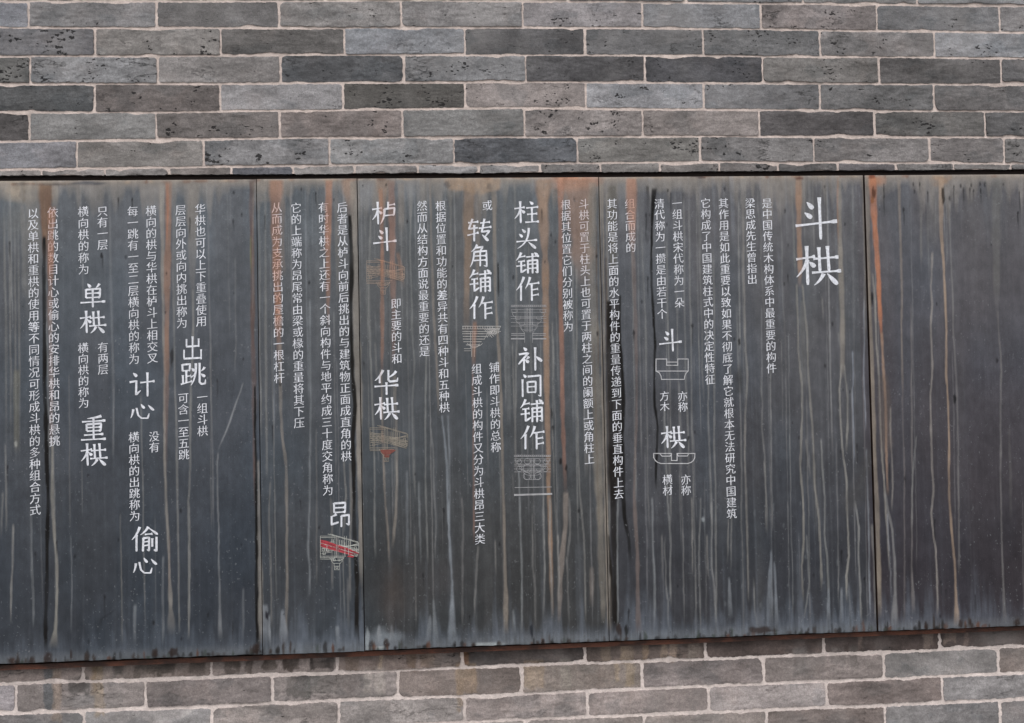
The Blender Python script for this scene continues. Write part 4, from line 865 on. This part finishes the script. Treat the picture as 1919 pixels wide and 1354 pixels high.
def stroke(st, wd):
    k, a = st[0], st[1:]
    if k == 'h': c = dense(a, 12); prof = lambda t: .78 - .18*np.sin(np.pi*t) + .75*np.exp(-((t-.95)/.055)**2) + .12*np.exp(-(t/.05)**2)
    elif k == 's': c = dense(a, 12); prof = lambda t: 1.0 + .35*np.exp(-((t-.035)/.05)**2) - .12*np.sin(np.pi*t) - .35*np.clip((t-.93)/.07, 0, 1)
    elif k == 'p':
        x0, y0, x1, y1 = a; c = bez([x0, y0, x0-(x0-x1)*.28, y0+(y1-y0)*.58, x1, y1]); prof = lambda t: 1.12*(1-t)**.7 + .16
    elif k == 'c': c = bez(a); prof = lambda t: 1.1*(1-t)**.55 + .16
    elif k == 'n': c = dense(a, 12); prof = lambda t: .35 + 1.1*t**1.4 - 1.1*np.clip((t-.86)/.14, 0, 1)
    elif k == 'd': c = dense(a, 10); prof = lambda t: .30 + 1.15*np.sin(np.pi*np.clip(t*.74, 0, 1))**1.3 - .35*np.clip((t-.9)/.1, 0, 1)
    else:
        c = dense(a, 9); hook = len(a) >= 6
        prof = (lambda t: .95 + .1*np.exp(-(t/.05)**2) - .62*np.clip((t-.86)/.14, 0, 1)) if len(a) >= 8 else (lambda t: .95 - .3*np.clip((t-.84)/.16, 0, 1))
    seg = np.r_[0, np.cumsum(np.hypot(*np.diff(c, axis=0).T))]; t_ = seg/seg[-1]
    tg = np.gradient(c, axis=0); tg /= np.maximum(np.hypot(tg[:, 0], tg[:, 1]), 1e-6)[:, None]
    nrm = np.stack([-tg[:, 1], tg[:, 0]], -1); hw = np.maximum(prof(t_), .12)[:, None]*wd/2
    if k == 'h': up = np.where(t_ > .85, .35, 0)[:, None]
    L = c + nrm*hw; R = c - nrm*hw
    n = len(c)
    return np.concatenate([L, R]), [(i, i+1, n+i+1, n+i) for i in range(n-1)]
def heading(i, chars, wd, label=None):
    """chars: (character, x0, y0, x1, y1 of its box in the photograph)"""
    V, Fc, lift = [], [], []; k = 0
    for ch, x0, y0, x1, y1 in chars:
        for q, st in enumerate(STROKES[ch]):
            v, f = stroke(st, wd)
            px = x0 + (x1-x0)*v[:, 0]/100; py = y0 + (y1-y0)*v[:, 1]/100
            X, Z = P(px, py, YP)
            V.append(np.stack([X, Z], -1)); lift += [q*.00003]*len(v)
            Fc += [tuple(j+k for j in g) for g in f]; k += len(v)
    return printed('heading', i, np.concatenate(V), Fc, INK_H, lift=np.array(lift), label=label)
heading(3, [('斗',1490,368,1570,450),('栱',1492,459,1576,535)], 7.4, 'large two-character title of the display')
heading(3, [('斗',1235,615,1278.5,659)], 8.6); heading(3, [('栱',1239,797,1286,840)], 8.6)
heading(2, [('柱',964,376,1010,418.5),('头',967,426,1007,466),('铺',966,472.5,1010,513.5),('作',966.5,518,1011,564)], 8.8)
heading(2, [('补',970,650,1016,694.5),('间',975,701,1015.5,744),('铺',974,747.5,1018.5,792),('作',974.5,797,1020.5,842)], 8.8)
heading(2, [('转',875.5,409,921,452.5),('角',880,457.5,917,501),('铺',878.5,504.5,921,548.5),('作',879,554.5,924,598)], 8.8)
heading(2, [('栌',697.5,377,741.5,421),('斗',699,425,744,471)], 8.8); heading(2, [('华',701.5,692.5,747,739.5),('栱',702,743,749,786.5)], 8.8)
heading(1, [('昂',616.5,941,656.5,987)], 9.3)
heading(0, [('出',342,629.5,380,673.5),('跳',339,679,386,722.5)], 8.6)
heading(0, [('计',243,697,290.5,743),('心',244,755,288.5,785)], 8.6); heading(0, [('偷',246,986.5,296,1033.5),('心',249,1043,294,1075)], 8.6)
heading(0, [('单',151,531,197.5,575.5),('栱',150,581,199.5,624.5)], 8.6); heading(0, [('重',152,778,198.5,825),('栱',151.5,829.5,202,873)], 8.6)

# ------------------------------------------------------------------ line drawings
def drawing(i, lines, ink, wd=1.15, name='drawing', label=None, parent=None, lift=0.0):
    V, Fc, L = [], [], []; k = 0
    for q, ln in enumerate(lines):
        pts, wv = (ln[0], ln[1]) if isinstance(ln, tuple) else (ln, wd)
        p = np.array(pts, float)
        for a, b in zip(p[:-1], p[1:]):
            d = b-a; ll = np.hypot(*d)
            if ll < 1e-6: continue
            d = d/ll; nn = np.array([-d[1], d[0]])*wv/2; a2, b2 = a-d*wv/2, b+d*wv/2
            m = max(1, int(ll/6)); c = np.array([a2+(b2-a2)*s for s in np.linspace(0, 1, m+1)])
            v = np.concatenate([c+nn, c-nn]); X, Z = P(v[:, 0], v[:, 1], YP)
            V.append(np.stack([X, Z], -1)); L += [lift + (len(V) % 40)*.000008]*len(v)
            Fc += [(j+k, j+1+k, m+2+j+k, m+1+j+k) for j in range(m)]; k += len(v)
    ob = printed(name, i, np.concatenate(V), Fc, lin(ink), lift=np.array(L), label=label)
    if parent:
        ob.parent = parent
    return ob
def arc(cx, cy, rx, ry, a0, a1, n=9):
    t_ = np.radians(np.linspace(a0, a1, n)); return [(cx+rx*math.cos(q), cy+ry*math.sin(q)) for q in t_]
q4 = lambda a: [(960+x/3.983, 600+y/3.983) for x, y in a]
drawing(3, [q4([(1073,288),(1153,288),(1153,335),(1235,335),(1235,288),(1313,288),(1313,378),(1298,392),(1288,415),(1284,440),(1114,440),(1110,415),(1098,392),(1073,378),(1073,288)]),
            q4([(1073,378),(1313,378)]), q4([(1153,311),(1235,311)])], (190,190,194), 1.5, label='outline drawing of a notched bearing block')
drawing(3, [q4([(1055,993),(1188,993),(1188,1046),(1230,1046),(1230,993),(1363,993),(1362,1024),(1352,1046),(1334,1060),(1310,1068),(1110,1068),(1086,1060),(1068,1046),(1056,1024),(1055,993)]),
            q4([(1100,993),(1118,1013),(1178,1013),(1188,1000)]), q4([(1232,1000),(1240,1012),(1306,1012),(1318,994)])], (196,196,200), 1.6, label='outline drawing of a boat-shaped bracket arm')
def mirror(lines, cx): return lines + [[(2*cx-x, y) for x, y in l] for l in lines]
def front_set(cx, y0, w, h, eyes):
    L = []; hw = w/2
    for f in (0, .045, .12, .19, .30, .36, .46, .56): L.append([(cx-hw, y0+h*f), (cx, y0+h*f)])
    for k in range(9):
        x = cx-hw+hw*(k+.5)/9; L.append(arc(x, y0+h*.022, 1.6, 1.6, 0, 360, 7))
    for lv, (yy, ex) in enumerate(((.12, .80), (.30, .60), (.46, .38))):
        yb = y0+h*yy; x1 = cx-hw*ex
        L.append([(x1-5, yb), (x1-5, yb+h*.05), (x1-3, yb+h*.08), (x1+3, yb+h*.08), (x1+5, yb+h*.05), (x1+5, yb)])
        L.append([(x1-4, yb+h*.09)] + arc(x1+7, yb+h*.09, 11, h*.12, 180, 90, 6) + [(cx, yb+h*.21)])
    if eyes:
        for ex, ey, rx, ry in ((.27, .44, .22, .13), (.27, .20, .18, .09), (.72, .46, .15, .09), (.72, .22, .12, .07), (.30, .70, .2, .12)): L.append(arc(cx-hw*ex, y0+h*ey, hw*rx, h*ry, 0, 360, 15))
        for x in (.06, .13): L.append([(cx-hw*x, y0+h*.1), (cx-hw*x, y0+h*.82)])
        L.append([(cx-hw*.46, y0+h*.62), (cx-hw*.40, y0+h*.80), (cx, y0+h*.82)])
    else:
        for x in (.05, .11, .20): L.append([(cx-hw*x, y0+h*.08), (cx-hw*x, y0+h*.72)])
        L.append([(cx-hw*.42, y0+h*.56), (cx-hw*.42, y0+h*.64), (cx-hw*.22, y0+h*.75), (cx-hw*.22, y0+h)])
    L = mirror(L, cx)
    return L
L = front_set(990.5, 571.5, 66, 70, False)
for s in (-1, 1):
    for y, wd in ((625, 1.1), (628, 1.0), (634.5, 2.2)): L.append(([(990.5+s*8, y), (990.5+s*32, y)], wd))
drawing(2, L, (166,166,169), .62)
L = front_set(997.5, 852.5, 68, 56, True) + [([(965, 913), (1033, 912)], 1.0), ([(965, 927), (1033, 925)], 3.4)]
drawing(2, L, (168,168,171), .62)
L = []                                          # corner set, with its beak of slanting arms to the right
for k in range(13): L.append([(867.5+k*4.6, 611), (867.5+k*4.6, 616)])
for y, xa, xb in ((611,867,938),(616,867,936),(621,867,922),(625,867,918),(630,868,914),(635,868,908),(640,869,902),(646,874,898)): L.append(([(xa, y), (xb, y)], 1.2))
for k in range(6): L.append([(905+k*4, 614+k*1.0), (922+k*3.2, 632-k*2.2)]); L.append([(908+k*5, 634-k*2), (915+k*4.5, 622-k*2)])
for k in range(7): L.append(arc(918+(k % 4)*5, 616+(k//4)*7, 2.4, 2, 0, 360, 7))
for x in (882, 886, 890): L.append([(x, 622), (x, 652)])
L += [arc(890, 640, 15, 9, 20, 160, 10), arc(889, 644, 9, 7, 0, 180, 8), [(870,653),(882,653)], [(870,657),(882,657)], [(884,650),(884,668)], [(889,650),(889,668)]]
drawing(2, L, (178,176,174), .9)
def section(x0, y0, x1, y1):
    w, h = x1-x0, y1-y0; R = lambda pts: [(x0+a*w, y0+b*h) for a, b in pts]
    L = [R([(.0,.06),(.0,.66)]), R([(.0,.06),(.42,.06)]), R([(0,.10),(.42,.10)]), R([(.2,.0),(1,.25)]), R([(.26,.0),(.98,.22)]), R([(0,.62),(.66,.62)]), R([(0,.66),(.6,.66)]), R([(0,.56),(.3,.50)]), R([(0,.70),(.28,.70),(.40,.66)])]
    for k in range(6): L.append(R([(0, .18+.035*k), (1-.02*(k % 3), .46+.035*k)]))
    for k in range(3): L.append(R([(.52, .40-.03*k), (1, .26+.03*k)]))
    for a in (.38, .42, .46, .63, .68): L.append(R([(a, .06), (a, .66 if a < .5 else .56)]))
    for a, b in ((.05,.40),(.16,.40),(.07,.50),(.88,.36),(.94,.44),(.90,.52)): L.append(R([(a,b),(a+.06,b),(a+.06,b+.07),(a,b+.07),(a,b)]))
    for k in range(5): L.append(R([(0, .24+.06*k), (.36, .22+.06*k+.02*(k % 2))])); L.append(R([(.5+.02*k, .30+.05*k), (.98-.03*k, .42+.045*k)]))
    for a in (.30, .34, .50, .55, .59, .73, .78): L.append(R([(a, .12+.1*a), (a, .30+.3*a)]))
    for a, b in ((.30,.66),(.34,.70),(.46,.70),(.54,.66)): L.append(R([(a,b),(a+.05,b),(a+.05,b+.05),(a,b+.05),(a,b)]))
    L += [R([(1,.25),(1,.52),(.93,.60)]), R([(.24,.66),(.30,.74),(.54,.74),(.62,.66)]), R([(.28,.74),(.34,.82),(.52,.82),(.58,.74)]), R([(.36,.82),(.36,.90),(.50,.90),(.50,.82)]), R([(.37,.90),(.37,1),(.49,1),(.49,.90)]), R([(.41,.90),(.41,.97),(.45,.97),(.45,.90)])]
    return L
drawing(2, section(687.5, 484.5, 758.5, 551), (158,142,130), .75, label='bracket section drawing veiled by orange rust')
e = drawing(2, section(693.5, 797, 764.5, 864), (150,142,130), .75, label='bracket section drawing with its foot marked in dull red')
f6 = drawing(1, section(600.5, 1000, 672.5, 1067), (190,192,186), .72, label='bracket section drawing crossed by a red beam')
def patch(i, polys, colour, name, parent, label, lift):
    V, Fc, k = [], [], 0
    for pl in polys:
        p = np.array(pl, float); X, Z = P(p[:, 0], p[:, 1], YP); V.append(np.stack([X, Z], -1)); Fc.append(tuple(range(k, k+len(p)))); k += len(p)
    ob = printed(name, i, np.concatenate(V), Fc, INK, lift=lift, colour=colour, label=label); ob.parent = parent
    return ob
q2 = lambda a: [(480+x/3.983, 920+y/3.983) for x, y in a]
patch(1, [q2([(482,362),(520,368),(600,396),(690,426),(768,462),(768,470),(740,462),(600,418),(482,384)]), q2([(482,390),(600,424),(740,468),(700,474),(600,446),(482,412)]), q2([(690,478),(735,484),(722,494),(680,488)])], (176,58,68), 'marked_beam', f6, 'red beam of the drawing', .00045)
drawing(1, [q2([(484,372),(600,410),(765,466)]), q2([(484,402),(600,432),(740,470)])], (112,44,52), 1.0, name='beam_line', parent=f6, lift=.0006)
drawing(1, [q2([(600,340),(600,470)]), q2([(612,340),(612,500)]), q2([(664,380),(664,480)]), q2([(530,400),(530,450),(548,450)]), q2([(690,400),(690,476)]), q2([(720,440),(755,440)])], (196,190,186), .7, name='post_line', parent=f6, lift=.0009)
q5 = lambda a: [(480+x/3.983, 600+y/3.983) for x, y in a]
patch(2, [q5([(925,965),(1020,962),(1045,968),(1020,985),(998,1000),(960,1005),(935,985)]), q5([(958,1005),(996,1005),(994,1022),(960,1022)])], (124,70,62), 'marked_foot', e, 'dull red foot of the drawing', .00045)
